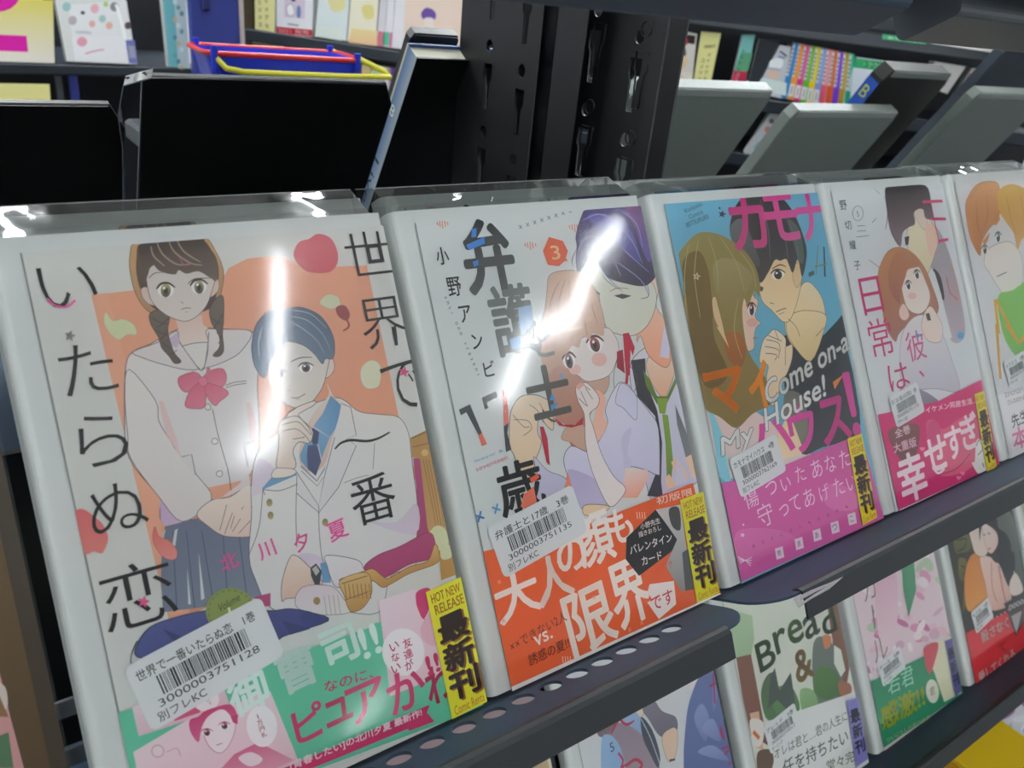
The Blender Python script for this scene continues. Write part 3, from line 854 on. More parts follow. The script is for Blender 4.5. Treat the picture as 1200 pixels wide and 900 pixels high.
for q in ('670,520 700,500 760,600 740,610 700,600', '740,500 775,480 795,600 775,600', '640,600 660,580 700,640 650,660'): A.P(F(F10, q), 'f0c9ae')
A.P(F(F10, '700,500 750,620 690,640'), 'd9d3e8')
A.S(F(F8, '560,420 640,400 650,470 640,560 700,640 720,760 690,860 600,800 560,700 540,720'), 'f0cdb4', 'f0a987', line=LN, lw=0.6)
A.P(F(F8, '680,640 720,760 700,815 655,805'), 'd8d4ea')
A.S(F(F8, '600,400 640,385 652,440 640,520 620,540 600,500'), 'ecd3c4', line=LN, lw=0.6)
A.S(F(F8, '270,340 280,440 330,470 355,520 345,600 380,640 410,680 520,700 600,640 640,520 610,420 500,330 340,300'), 'dcdccc', 'e0e0d2', line=LN, lw=0.7)
A.S(F(F8, '300,50 420,38 570,38 590,120 600,200 625,330 640,390 600,440 560,450 500,440 400,410 355,350 345,330 290,335 250,390 235,330 240,250 235,200 260,110'), '4b3f78', '332b40', line='2a2434')
A.S(F(F8, '480,60 570,45 592,150 615,290 600,330 560,250 530,150'), '7a4f80', '5f54a0')
A.S(F(F8, '300,90 420,100 520,190 560,330 500,300 400,180 320,140'), '5d55a0', '4a4490')
for q in ('270,120 350,90 440,130 520,230 570,340', '280,190 350,160 420,220 520,310 600,380', '460,70 540,140 570,260', '250,230 330,200 400,270 460,400', '330,270 370,380 470,480', '440,330 560,420 600,500', '240,330 250,260 290,200'): A.L(F(F8, q), 1.3, '8d86c0', taper=True)
for q in ('340,290 370,400 450,470', '590,430 600,500 560,515', '240,260 215,320 225,360'): A.L(F(F8, q), 1.0, '54507a', taper=True)
A.P(F(F8, '425,500 465,490 515,500 470,516'), '3c3838'); A.L(F(F8, '405,480 440,462 500,465'), 1.2, 'b3806c', taper=True); A.L(F(F8, '318,470 355,492'), 2.2, '4a4444')
# girl
A.S(F(F8, '100,400 160,375 250,380 320,450 350,520 380,640 390,800 400,950 330,1050 260,1150 150,1000 60,800 60,650 80,560 90,470'), 'd9b6a0', 'c9a491', line='8f6f62', lw=0.7)
A.S(F(F9, '560,0 600,0 690,60 700,200 730,350 740,440 640,400 620,300 560,260 540,150 520,60'), 'c9a08e', 'b56f5c')
A.S(F(F9, '620,300 700,290 750,430 700,430 640,380 590,360'), 'd2ab96', line='8f6f62', lw=0.5)
A.S(F(F8, '165,770 190,850 250,905 300,930 400,900 440,820 450,760 430,700 380,660 250,720'), 'e6dcd8', 'ece4e0', line=LN, lw=0.6)
A.E(*F(F8, '352,820')[0], 9, 8, 'e9bdb4'); A.E(*F(F8, '230,870')[0], 7, 6, 'e9c4bc')
eye(A, *F(F8, '330,745')[0], 9, 9, 'b0564c', -0.3, '5c3c40'); eye(A, *F(F8, '200,828')[0], 7, 9, '9a7c88', -0.2, '6a5058')
A.S(F(F8, '90,560 100,440 180,385 260,400 330,500 370,640 372,700 320,690 300,720 270,700 250,760 215,750 190,790 150,800 120,780 90,860 60,820 65,680'), 'dcb9a2', 'cfaa94')
for q in ('180,420 150,520 140,640 130,760', '200,420 200,540 210,650 220,750', '230,420 260,540 280,640 290,700', '150,430 110,520 95,640', '260,430 310,540 340,640'): A.L(F(F8, q), 0.9, '9a7868', taper=True)
A.P(F(F8, '190,665 270,650 255,668 200,680'), 'f0d9c4')
A.P(F(F8, '470,690 500,685 530,760 520,800 508,770 505,900 485,900'), 'c0203c'); A.P(F(F8, '440,780 470,770 480,890 440,860'), '9a2038')
A.L(F(F10, '440,0 450,60 445,130'), 4, 'c22840'); A.L(F(F10, '400,0 380,100 400,200 450,260'), 0.8, '6a5a60'); A.L(F(F10, '450,20 500,100 480,180'), 0.8, '6a5a60')
# white blouse
A.S(F(F10, '400,130 450,130 490,180 560,270 605,350 612,560 600,585 540,560 460,545 440,600 425,640 330,745 230,760 200,700 150,590 130,500 170,440 250,470 290,440 350,330 340,250'), 'e4e3ef', 'd0c9e3', line=LN)
A.S(F(F10, '150,560 260,590 320,640 360,720 230,755 180,680'), 'bdb2d2', 'c9bedb'); A.S(F(F10, '420,400 470,350 450,470 470,520 440,590 430,500'), 'cfcae0')
A.S(F(F10, '290,160 340,200 330,290 350,330 300,420 270,380 290,260'), 'f2b49c', 'f0c4b0')
A.S(F(F10, '420,125 490,180 500,250 490,310 430,250 390,220'), 'dcd9ec', line=LN, lw=0.6)
A.P(F(F10, '440,550 550,560 560,600 500,700 420,700 430,610'), 'f0ddd6', 'f0a68c')
A.S(F(F10, '215,130 250,125 305,190 300,240 260,280 280,350 320,480 380,590 440,650 420,700 370,745 330,700 270,560 240,430 235,300 225,260 200,210 190,150'), 'ede4e0', 'f0e6e2', line=LN, lw=0.7)
for q in ('215,165 250,240', '240,150 275,205', '205,200 245,240', '225,130 262,160'): A.L(F(F10, q), 0.8, '5b4a4c')
A.P(F(F10, '190,140 215,120 235,130 205,160'), 'e8b0a4')
A.P(F(F10, '150,570 125,680 170,680'), 'e8866a')
# giver's hand with ribbon
A.S(F(F9, '385,150 440,140 490,150 540,190 550,310 520,300 480,250 470,330 490,380 460,470 430,580 400,560 350,440 330,400 330,270 345,200'), 'ecd9c0', 'efd0ac', line=LN, lw=0.8)
for q in ('430,190 470,220 500,280', '350,265 420,270 440,310 400,345', '345,240 400,300 430,300', '480,180 510,240 545,280'): A.L(F(F9, q), 0.7, LN)
A.P(F(F9, '545,250 600,290 660,290 700,250 695,290 640,305 580,295'), 'b81e3c'); A.P(F(F9, '482,300 500,300 520,360 532,495 515,480 490,360'), 'b81e3c')
A.L(F(F9, '495,215 520,255 560,275'), 2, '3a2a30')
A.S(F(F9, '450,450 520,520 610,560 640,640 520,670 440,660 470,560'), 'd3cfe4', 'c3bdd8', line=LN, lw=0.6)
A.P(F(F9, '625,540 650,630 595,640'), 'ee8a6a')
A.S(F(F9, '700,700 750,690 830,700 800,730 710,745'), 'eed0aa', line=LN, lw=0.6)
# title
A.T('弁', F(F7, '352,300')[0], 82, '1c1f22', 0.035, w=56, col2='4c504e'); A.P(F(F7, '240,245 330,205 335,238 255,272'), '3f86d8'); A.P(F(F7, '268,165 292,160 290,205 266,208'), '3f86d8'); A.P(F(F7, '272,330 300,318 302,345 280,356'), '3f86d8')
A.T('護', F(F7, '480,620')[0], 80, '6c716e', 0.025, w=50); A.P(F(F7, '500,560 570,545 575,640 520,700 505,640'), '8fb4d6'); A.P(F(F7, '455,720 510,700 525,760 470,770'), '7fb0dc')
A.T('士', F(F9, '525,120')[0], 58, '55554f', 0.03, w=48); A.P(F(F9, '540,130 560,165 530,170'), '3f9ad8'); A.P(F(F9, '580,30 605,40 590,60'), '5fb0e0'); A.P(F(F9, '535,190 580,180 540,222'), '3f9ad8')
A.T('と', F(F7, '630,740')[0], 30, '7a7a70', 0.025)
A.P(F(F9, '75,215 130,188 190,330 175,345 112,228 85,243'), '3c4044'); A.P(F(F9, '190,330 217,388 190,398 172,345'), 'e8705a'); A.P(F(F9, '190,155 262,122 272,150 214,180 224,205 205,214'), '4c4e50'); A.P(F(F9, '292,120 312,110 322,215 325,280 300,300 298,210'), 'e88070'); A.P(F(F9, '325,280 318,330 338,415 312,428 302,330 300,300'), '3c4044')
A.T('歳', F(F9, '385,600')[0], 60, '111214', 0.025, w=52); A.P(F(F9, '400,640 450,600 470,700 420,720 385,700'), 'ef7a5c'); A.P(F(F9, '430,560 470,535 480,555 440,585'), 'ef5a34')
for ch, u, v, h in (('小', 518, 300, 20), ('野', 532, 336, 22), ('ア', 545, 368, 19), ('ン', 559, 400, 17), ('ビ', 573, 432, 18)): A.T(ch, (u, v), h, '16181a', 0.012, ang=0, w=h * .72)
for i, ch in enumerate('Anbi ono present'): 
    if ch != ' ': A.T(ch, (522 + i * 2.55, 349 + i * 6.0), 3.4, '4a4c50', ang=-72)
A.P(F(F7, '655,205 725,225 750,275 740,312 752,328 735,325 705,352 650,345 625,275'), 'e2603a'); A.T('3', F(F7, '688,283')[0], 16, 'f6d8a0', 0.01, w=10)
A.B('lawyer &', (557, 543), (590, 530), 4.5, '6aa8cc'); A.B('seventeen', (558, 553), (595, 538), 4.5, 'd87a9c')
A.T('×', F(F9, '178,752')[0], 11, '5aa4d4', 0.01, ang=15); A.T('×', F(F9, '262,712')[0], 10, '5aa4d4', 0.01, ang=15)
A.build('cover', t2)
A = band(M2, t2, '563,648 700,610 812,566 860,700 843,698 597,808 590,820', 'e8622c')
GH = (500, 500, 2.5725)
for ch, u, v, h, wd in (('大', 606, 697, 54, 50), ('人', 648, 678, 54, 42), ('の', 670, 650, 38, 34), ('顔', 697, 630, 62, 40), ('も', 727, 616, 40, 26)): A.T(ch, (u, v), h, 'f6efe8', 0.028, ang=2, w=wd)
for ch, u, v, h, wd in (('限', 692, 725, 74, 54), ('界', 738, 694, 76, 42)): A.T(ch, (u, v), h, 'f8f2ea', 0.022, ang=3, w=wd)
A.P(F(GH, '602,335 690,250 755,330 760,360 640,450 600,400'), '26262a')
A.P(F(GH, '690,250 765,235 800,480 770,500 720,420 755,340 720,290'), 'd8d6d4', '8f8d8c'); A.S(F(GH, '730,250 760,245 765,310 740,300'), '4a4a4e'); A.P(F(GH, '770,380 800,360 805,490 780,495'), '57575c')
A.B('小野先生', (751, 621), (774, 613), 7, 'f4eee8', 0.01); A.B('描きおろし', (749, 630), (775, 621), 6.5, 'f4eee8', 0.01); A.B('バレンタイン', (739, 650), (788, 634), 10, 'f8f4ee', 0.012); A.B('カード', (753, 663), (776, 655), 10, 'f8f4ee', 0.01); A.B('入り!!', (768, 674), (788, 664), 9, 'e8502c', 0.01)
A.B('初版限', (770, 592), (812, 580), 9, 'f4e0d4', 0.01)
A.P(F(GH, '672,475 745,465 752,535 700,580 665,530 680,520 665,500'), 'f4eeea'); A.T('です', F(GH, '710,522')[0], 17, 'cc2840', 0.012, ang=0, w=26)
A.B('××できない2人', (600, 765), (665, 727), 14, '5a2a1c', 0.0); A.B('vs.', (628, 758), (648, 747), 12, 'f8efe6', 0.02); A.B('誘惑の夏!!', (621, 781), (668, 759), 14, '46201a', 0.006)
for u, v in ((585, 682), (590, 727), (696, 700), (752, 730), (738, 738)): A.T('×', (u, v), 5, 'f0a68a')
for u, v in ((592, 665), (751, 603), (664, 772)):
    for i in range(4): A.L([(u - 5 + i * 3, v - 3), (u - 4 + i * 3, v + 5)], 1.2, 'f4cdb8')
A.P(PX('597,806 843,695 850,700 597,812'), 'f0eeea')
A.build('paper_band', t2)
barcode(M2, t2, (632, 621), 8.5, 0.0420, 0.0200, '弁護士と17歳　3巻', '3000003751135', '別フレKC', seed=9)
release(M2, t2, (797, 586), (824, 576), (843, 694), (817, 707), ycol='e2dc2a')

# ---------------------------------------------------------------- comic 3: blue cover, magenta band
t3, M3 = comic(CB[2], 0.0, 'comic with sky-blue cover of a couple face to face above a magenta-pink paper band', seed=31)
G1, G2, G3 = (760, 210, 4.2857), (800, 380, 5), (840, 500, 4.5)
A = cover_base(M3, '6fb4cf')
A.S(F(G2, '120,420 250,440 400,500 500,560 700,700 740,780 560,830 240,900 150,650'), 'e9c6c2', 'e8dcd6')
A.P(F(G2, '110,400 170,600 200,900 290,950 230,640 150,450'), '8ccfe0')
# man
A.S(F(G2, '600,60 720,150 950,-60 1000,-40 960,100 1010,350 1030,640 820,720 700,760 620,600 600,400 590,260'), '30363e', '3f4448')
A.S(F(G2, '600,400 700,420 740,600 720,740 640,700 600,560'), '77786c', '8a8a78')
A.S(F(G1, '690,690 780,520 850,560 885,650 880,760 810,890 760,870 700,800'), 'f0dcb8', 'e6c898', line='7a6248', lw=0.7)
A.S(F(G2, '608,30 640,110 750,218 830,30 832,-60 700,-80 620,-40'), 'efd9b0', 'e2c792', line='7a6248', lw=0.7)
A.S(F(G1, '560,520 570,610 620,660 680,718 720,690 760,560 770,430 700,400 600,420'), 'eed0a2', 'f0d8b0', line='7a6248', lw=0.7)
A.S(F(G1, '730,430 765,425 770,500 745,545 725,500'), 'e8c898', line='7a6248', lw=0.5)
A.S(F(G1, '490,80 560,68 650,80 730,170 790,330 790,420 770,490 750,400 725,470 705,430 690,400 660,410 640,400 625,420 600,470 560,520 520,430 470,370 415,300 410,220 440,130'), '2c302f', '4c4648')
A.S(F(G1, '415,230 470,200 520,300 560,420 540,440 480,380 415,300'), '6f7272', '5a5658'); A.S(F(G1, '700,200 760,260 780,400 760,420 730,330'), '5a6a5c')
for q in ('560,100 600,250 610,400', '620,120 680,260 700,400', '680,180 740,300 750,400'): A.L(F(G1, q), 1.2, '77787a', taper=True)
eye(A, *F(G1, '650,480')[0], 7.5, 5.5, '58443c', -.3, '2a2020'); A.L(F(G1, '620,450 660,430 690,440'), 1.3, '3a2c28', taper=True); A.P(F(G1, '560,535 578,545 570,565 560,560'), '6a4c38')
A.L(F(G1, '608,620 630,626'), 0.9, '9a7050'); A.L(F(G1, '640,668 665,655 692,648'), 1.0, '8a5c48'); A.L(F(G1, '655,680 680,668'), 0.7, 'a07050')
A.L(F(G1, '700,700 740,740 760,790'), 0.8, '7a6248'); A.L(F(G1, '840,790 880,745'), 0.8, '7a6248')
# girl
A.S(F(G1, '480,560 540,600 548,630 535,690 562,722 540,745 530,790 528,850 490,850 470,700'), 'edc9b4', 'eccfb8', line='8a6450', lw=0.6)
A.S(F(G1, '155,400 160,360 240,275 330,270 420,310 500,380 550,480 555,590 530,560 500,640 480,600 470,680 490,830 520,900 560,960 640,1100 520,1180 440,1250 350,1190 250,1150 170,1130 150,800 175,560'), '9c8c4e', '8a7440')
A.S(F(G1, '170,420 250,360 300,460 320,640 330,800 400,980 300,1050 230,900 190,600'), '7c6428', '745a30')
A.S(F(G1, '330,420 420,400 520,480 500,560 440,660 400,760 370,650 330,540'), 'a89a68', '8f7a40')
A.S(F(G1, '380,790 450,770 490,850 460,950 400,900'), 'b06a30', '9a5f2c')
A.S(F(G1, '318,610 335,590 350,640 370,720 385,800 360,760 330,700'), 'e6c79c', line='7a5a38', lw=0.6)
A.P(F(G1, '340,740 372,750 405,850 400,840'), 'e6c79c')
for q in ('200,330 180,500 200,750 250,1000', '300,290 340,420 350,560', '360,290 440,420 480,560', '440,340 520,450 540,560', '450,600 430,760 470,900', '250,300 230,480 260,700'): A.L(F(G1, q), 1.2, 'b9ad78', taper=True)
for q in ('500,560 490,640', '525,545 505,620', '545,520 530,600'): A.L(F(G1, q), 1.2, '9c8840')
eye(A, *F(G1, '518,655')[0], 4.5, 7, '8a4a52', 0, '5c2c34'); A.E(*F(G1, '520,720')[0], 7, 5, 'e9b2a6'); A.L(F(G1, '524,798 545,795'), 1.2, 'c0605c')
# hands
A.S(F(G2, '465,110 500,60 540,30 600,80 605,130 640,120 640,200 610,290 580,330 560,420 520,480 490,330 500,240 450,220'), 'f0dcc0', 'ecd0ac', line='7a5a48', lw=0.7)
for q in ('490,90 560,110 570,160', '480,130 560,150 560,200', '485,170 550,180 540,210', '540,35 560,90', '500,65 580,100', '600,130 600,240'): A.L(F(G2, q), 0.9, '7a5a48')
A.P(F(G2, '600,560 640,560 710,745 680,765 560,800 560,640'), 'f0e0ae', 'f2dcb8')
# writing
for ch, c, h, wd, b in (('カ', '500,215', 60, 40, .03), ('モ', '665,190', 52, 38, .03), ('ナ', '815,190', 50, 30, .03)): A.T(ch, F(G1, c)[0], h, 'd83a92', b, w=wd, col2='e66aa8')
for ch, c, h, wd in (('マ', '255,395', 50, 44), ('イ', '450,360', 54, 24)): A.T(ch, F(G2, c)[0], h, 'ee9a30', 0.035, w=wd)
for ch, c, h, wd in (('ハ', '520,670', 40, 50), ('ウ', '700,610', 52, 30), ('ス', '890,560', 50, 32), ('！', '990,470', 72, 7)): A.T(ch, F(G2, c)[0], h, 'dc4aa0', 0.03, w=wd)
for s, a, b, h in (('Come on-a', '505,470', '985,140', 24), ('House!', '500,620', '850,410', 24), ('My', '245,800', '430,700', 26)):
    A.B(s, F(G2, a)[0], F(G2, b)[0], h, '6f6a72', 0.05, 0.35); A.B(s, F(G2, a)[0], F(G2, b)[0], h, 'ecece8', 0.018, 0.35)
A.B('Kodansha', (803, 250), (823, 241), 5, '3a5a68'); A.B('Comics', (808, 257), (824, 250), 5, '3a5a68'); A.B('BETSUFURE', (805, 267), (831, 256), 5.5, '3a5a68')
A.star(846, 251, 5, '22303a'); A.star(843, 244, 2, '22303a'); A.star(816, 324, 5, 'e8e0c8'); A.star(816, 324, 3, '9c8c4e')
A.L(F(G1, '850,330 840,480'), 1.4, '8a8a60'); A.L(F(G1, '880,340 885,490'), 2.6, '3a4444'); A.L(F(G1, '835,440 895,425'), 1.6, '8a8a60'); A.P(F(G1, '802,470 830,458 832,480 804,492'), '54666c')
A.P(F(G2, '878,340 940,295 890,382'), 'e8863c')
A.build('cover', t3)
A = band(M3, t3, '841,568 900,553 1009,508 1060,600 1030,612 864,684', 'd662a8')
A.S(F(G3, '100,560 300,540 420,600 260,680 120,760'), 'de7ab6', 'd968ac'); A.S(F(G3, '600,300 720,340 740,430 620,440 560,380'), 'e07ab8')
for i, (ch, u, v, h) in enumerate((('傷', 880, 583, 24), ('つ', 904, 572, 15), ('い', 921, 567, 15), ('た', 938, 555, 18), ('あ', 957, 549, 21), ('な', 973, 543, 20), ('た', 990, 537, 20))): A.T(ch, (u, v), h, 'f4dcec', -0.004, ang=4)
for i, (ch, u, v, h) in enumerate((('守', 897, 603, 27), ('っ', 919, 598, 13), ('て', 932, 590, 18), ('あ', 948, 583, 21), ('げ', 966, 577, 19), ('た', 983, 570, 20), ('い', 998, 566, 16))): A.T(ch, (u, v), h, 'f4dcec', -0.004, ang=4)
for i, ch in enumerate('あなたに恋し、松あま、'): A.T(ch, (883 + i * 10.9, 640 - i * 4.6), 4.5, '6a3a5c', ang=6)
for u, v, ch in ((913, 648, '南'), (936, 637, '波'), (957, 627, 'あ'), (978, 618, 'つ'), (998, 608, 'こ')): A.P([(u - 5, v - 5), (u + 4, v - 8), (u + 6, v + 5), (u - 3, v + 8)], 'f0e4ee'); A.T(ch, (u, v), 7, '54404e', ang=4)
for i in range(4): A.L(F(G3, f'{110+i*4},{685+i*12} 150,705 {185-i*2},{688+i*16}'), 1.0, 'f4e6f0', smooth=False)
A.star(870, 627, 3, 'f4e6f0'); A.star(871, 615, 1.6, 'f4e6f0')
A.build('paper_band', t3)
barcode(M3, t3, (889, 545), 8, 0.0345, 0.0190, 'カモナマイハウス　4巻', '3000003762169', '別フレKC', seed=12)
release(M3, t3, (993, 514), (1010, 508), (1028, 606), (1011, 616), ycol='eed92e', head=True)

# ---------------------------------------------------------------- comic 4: white cover, deep pink band
t4, M4 = comic(CB[3], 0.0, 'comic with a hot-pink paper band and white cover showing a red-brown haired girl looking up', seed=43)
G4, G5, G6, GC = (960, 200, 4.5), (1090, 190, 4.2857), (1140, 380, 5), (1000, 480, 5.625)
A = cover_base(M4, 'dcdfe1')
A.S(F(G4, '560,280 620,300 680,420 740,640 770,860 700,900 620,700 570,520'), 'a8a6ac', 'c0aeb4')
A.S(F(G4, '600,520 640,560 660,680 620,640'), '34343a'); A.P(F(G4, '560,470 610,540 640,640 700,880 620,900 560,700'), 'e4e4e4')
A.S(F(G4, '470,290 540,240 600,280 625,360 600,470 560,560 520,470 470,420'), 'ece6c8', 'e8d9b8', line='8a7c70', lw=0.6)
A.S(F(G4, '500,230 520,200 560,215 570,280 550,310'), 'ead6c8', line='8a7c70', lw=0.5); A.S(F(G4, '560,300 600,280 625,360 610,430 580,440'), 'f0cdb8')
A.S(F(G4, '350,90 420,78 560,78 590,170 600,250 560,250 545,200 500,220 505,280 470,300 440,330 430,400 400,370 370,300 355,180'), '2a2426', '8d7a80')
A.L(F(G4, '345,130 360,230 350,310'), 1.2, '4a4046', taper=True); A.L(F(G4, '380,320 420,390'), 1, '6a5a60'); A.P(F(G4, '450,350 475,345 470,390 455,395'), '3a3034')
A.S(F(G4, '330,480 370,420 430,405 500,440 560,520 600,620 630,720 600,780 560,700 560,760 480,800 420,860 400,900 350,820 330,700 310,560'), 'c9905f', 'a86f62', line='8a5c4c', lw=0.6)
A.S(F(G4, '430,560 470,500 520,500 560,580 585,660 570,720 530,755 480,740 450,690'), 'ecdfd6', 'f0e4dc', line='8a7068', lw=0.6)
A.S(F(G4, '420,420 490,440 530,500 470,520 455,560 430,640 420,700 370,620 370,500'), 'bf8560', 'a4695c')
A.S(F(G4, '420,740 445,700 475,760 455,790 430,780'), 'eccfc4', line='8a7068', lw=0.5)
eye(A, *F(G4, '470,605')[0], 3.5, 5, '7a8088', -.2, '4a4048'); eye(A, *F(G4, '515,548')[0], 3.5, 5, '7a8088', -.2, '4a4048'); A.E(*F(G4, '490,660')[0], 5, 4, 'ecc4bc')
A.S(F(G4, '470,800 540,760 620,800 700,1000 740,1160 620,1150 500,1150 430,1100 430,900'), 'e6e2e2', 'c9c4d0', line='8a8088', lw=0.6)
A.S(F(G4, '560,740 585,715 610,740 650,820 640,900 580,900 545,850 540,800'), 'eedcd0', line='8a7068', lw=0.6)
A.P(F(G4, '560,755 580,750 590,790 570,790'), '544a50'); A.S(F(GC, '300,-120 420,-140 560,-60 640,60 520,70 420,20'), '9d98a8', '77727e')
for s, c, h in (('野', '126,182', 11), ('切', '152,288', 10), ('耀', '176,393', 10), ('子', '200,500', 10)): A.T(s, F(G4, c)[0], h, '45464a', 0.004, w=h * .75)
A.T('日', F(G4, '275,658')[0], 42, 'c82f6e', 0.0, w=24); A.T('常', F(G4, '325,880')[0], 44, 'c82f6e', -0.005, w=27)
A.T('は', (1053, 441), 30, 'c82f6e', 0.0, w=24); A.T('彼', (1073, 405), 34, 'd0508a', 0.0, w=22); A.T('、', (1080, 438), 8, 'd0508a', 0.02)
A.L(F(G4, '545,165 650,160'), 3.2, 'd0316c'); A.L(F(G4, '590,255 668,255'), 3.2, 'd0316c'); A.L(F(G4, '628,372 680,362'), 3.2, 'd0316c'); A.L(F(G4, '585,160 632,385'), 1.8, 'd0316c')
A.L(F(G4, '670,560 690,640 730,680'), 1.8, 'e05a5c'); A.L(F(G4, '690,480 720,580 740,700'), 1.6, 'e8a070'); A.E(*F(G4, '745,870')[0], 4, 4, '4aa0d8'); A.E(*F(G4, '518,870')[0], 2.5, 2.5, '4aa0d8')
for q in ('285,85 320,125', '262,470 318,512', '278,275 300,250', '200,292 240,290', '200,320 245,316', '195,350 260,342'): A.L(F(G4, q), 0.7, '66666a')
A.E(*F(G4, '203,225')[0], 6.6, 9, '66666a'); A.E(*F(G4, '203,225')[0], 6, 8.4, 'dcdfe1'); A.T('5', F(G4, '203,228')[0], 6, '45464a')
A.build('cover', t4)
A = band(M4, t4, '1029,486 1100,470 1150,445 1190,540 1168,552 1054,600', 'd22e74')
A.S(F(GC, '480,100 540,70 590,130 700,60 800,40 830,200 780,380 600,440 520,360'), 'd95a84', 'de6a86'); A.E(*F(GC, '530,150')[0], 8, 14, 'cf4f80')
A.S(F(GC, '240,130 420,90 430,240 380,340 320,340 250,230'), '8c5a58', '7a4a50')
A.B('全巻', F(GC, '280,190')[0], F(GC, '380,150')[0], 10, 'f0d2de', 0.01); A.B('大重版', F(GC, '270,290')[0], F(GC, '420,240')[0], 11, 'ecc4d4', 0.01); 
for ch, c, h, wd in (('幸', '390,440', 54, 32), ('せ', '545,290', 38, 26), ('す', '665,215', 36, 20), ('ぎ', '765,140', 40, 20)): A.T(ch, F(GC, c)[0], h, 'faf0f4', 0.03, w=wd)
A.B('イケメン同居生活…', F(GC, '480,25')[0], F(GC, '820,-45')[0], 7, 'fae6ee', 0.012)
A.S(F(GC, '780,350 800,340 810,210 840,200 870,260 880,390 830,430'), 'f2f0f0'); A.L(F(GC, '850,350 862,380'), 1.5, '303034'); A.L(F(GC, '810,240 830,200 850,260 820,300'), 1.0, '303034')
for c in ('455,260', '695,450', '720,420'): heart(A, *F(GC, c)[0], 3, 'f090b4')
A.L(F(GC, '520,380 560,420 600,390'), 3.0, 'f6ecf0'); A.L(F(GC, '560,430 680,390 770,290'), 0.9, '8a2a54')
A.P(F(GC, '305,660 770,450 772,458 307,672'), 'f4f2f2')
A.build('paper_band', t4)
barcode(M4, t4, (1063, 474), 7, 0.0295, 0.0175, '甘くない彼らの日常は　5巻', '3000003751173', 'デザートKC', seed=14)
release(M4, t4, (1142, 462), (1153, 458), (1168, 546), (1157, 556), ycol='e6dc34', head=True)

# ---------------------------------------------------------------- comic 5: blonde boy, mostly outside the frame
t5, M5 = comic(CB[4], 0.0, 'comic with an orange-blonde boy in green on its white cover, last of the row', seed=51)
A = cover_base(M5, 'dcdcde')
A.S(F(G5, '300,430 400,400 460,480 460,620 400,690 350,640 300,560 270,500'), 'e9e0d6', 'eae4de', line='8a7c70', lw=0.6)
A.S(F(G5, '340,680 420,640 560,560 600,800 500,1010 380,900'), '8cc860', '7fbe58')
A.S(F(G5, '180,200 240,110 330,100 350,150 345,280 300,330 260,400 250,470 205,390 185,300'), 'd6a272', 'c07c42', line='8a5c34', lw=0.6)
A.S(F(G5, '340,150 400,110 470,130 560,200 560,420 470,380 440,440 420,360 380,300 345,240'), 'd8b25c', 'd6a258')
eye(A, *F(G5, '275,440')[0], 3.5, 5, '8a9450', 0, '4a4038'); eye(A, *F(G5, '342,378')[0], 3.5, 5.5, '6a7a80', 0, '4a4038'); A.L(F(G5, '335,575 385,552'), 1, '6a5c58')
for q in ('200,180 240,130', '230,200 240,320 260,380', '280,160 290,260 270,330', '380,160 400,260 430,360', '450,160 470,260 480,360'): A.L(F(G5, q), 0.9, '9a6a38', taper=True)
A.P(F(G5, '310,300 345,240 350,290 330,320'), 'c88a4c'); A.P(F(G5, '262,400 300,350 290,395 272,420'), 'c8884a')
A.L(F(G5, '325,690 345,860'), 6, 'dfa42c', smooth=False); A.L(F(G6, '138,0 162,320'), 5.5, 'dfa42c', smooth=False); A.L(F(G5, '330,690 440,900'), 5, 'dfa42c', smooth=False); A.L(F(G6, '195,0 270,110 330,40'), 5, 'dfa42c', smooth=False)
A.P(F(G6, '130,420 300,375 420,330 420,700 240,790'), 'eceaea')
A.B('なかなかなおらない', F(G6, '190,430')[0], F(G6, '330,385')[0], 6, '6a5058'); A.B('さんのおかえり、', F(G6, '205,475')[0], F(G6, '330,435')[0], 6, '6a5058')
A.B('先生と', F(G6, '235,610')[0], F(G6, '370,550')[0], 15, '3a3a3e', 0.012); A.B('本気', F(G6, '245,740')[0], F(G6, '420,670')[0], 24, 'e07aa0', 0.02)
A.build('cover', t5)
barcode(M5, t5, (1192, 432), 7, 0.0290, 0.0165, 'ラフスゴ　2巻', '3000003751180', 'デザートKC', seed=16)

# collars and the copies standing behind
for t, hgt, k in ((t1, 0.012, 0), (t2, 0.012, 1), (t3, 0.010, 2), (t4, 0.009, 3), (t5, 0.010, 4)):
    collar(t, hgt)
names = ('second copy behind the braided-schoolgirl comic, only its top edge showing', 'second copy behind the orange-banded comic, only its top edge showing',
         'second copy with a blue top edge behind the sky-blue comic', 'second copy behind the hot-pink banded comic, only its top edge showing', 'second copy behind the orange-blonde boy comic, only its top edge showing')
for k, (t, lab) in enumerate(zip((t1, t2, t3, t4, t5), names)):
    M = frame((CB[k], 0, BASE)) @ Matrix.Translation(((0.0, 0.004, 0.0085, 0.001, 0.004)[k], 0.009, -0.0126))
    e = empty('comic_book', M, lab, 'comic book')
    for ch in list(t.children):
        if ch.name.split('.')[0] in ('case', 'cover', 'paper_band'):
            c = ch.copy(); COL.objects.link(c); c.parent = e
    box('riser', (-ML + 0.004, W - 0.002, 0.0, 0.0088, -0.0245, -0.0127), M_STEELB, rack, RI @ frame((CB[k] + 0.002, 0, BASE)))

# ================================================================ LOWER ROW
LZ = -0.25
def low(x0, label, seed):
    return comic(x0, LZ, label, seed=seed)
GD, GE, GF, G7, G8 = (820, 660, 3.75), (960, 570, 2.729), (560, 680, 3.529), (1090, 570, 4.7368), (680, 700, 4.5)
XL = [0.3664 - 0.1315 * 3, 0.3664 - 0.1315 * 2, 0.3664 - 0.1315, 0.3664, 0.4996, 0.630]

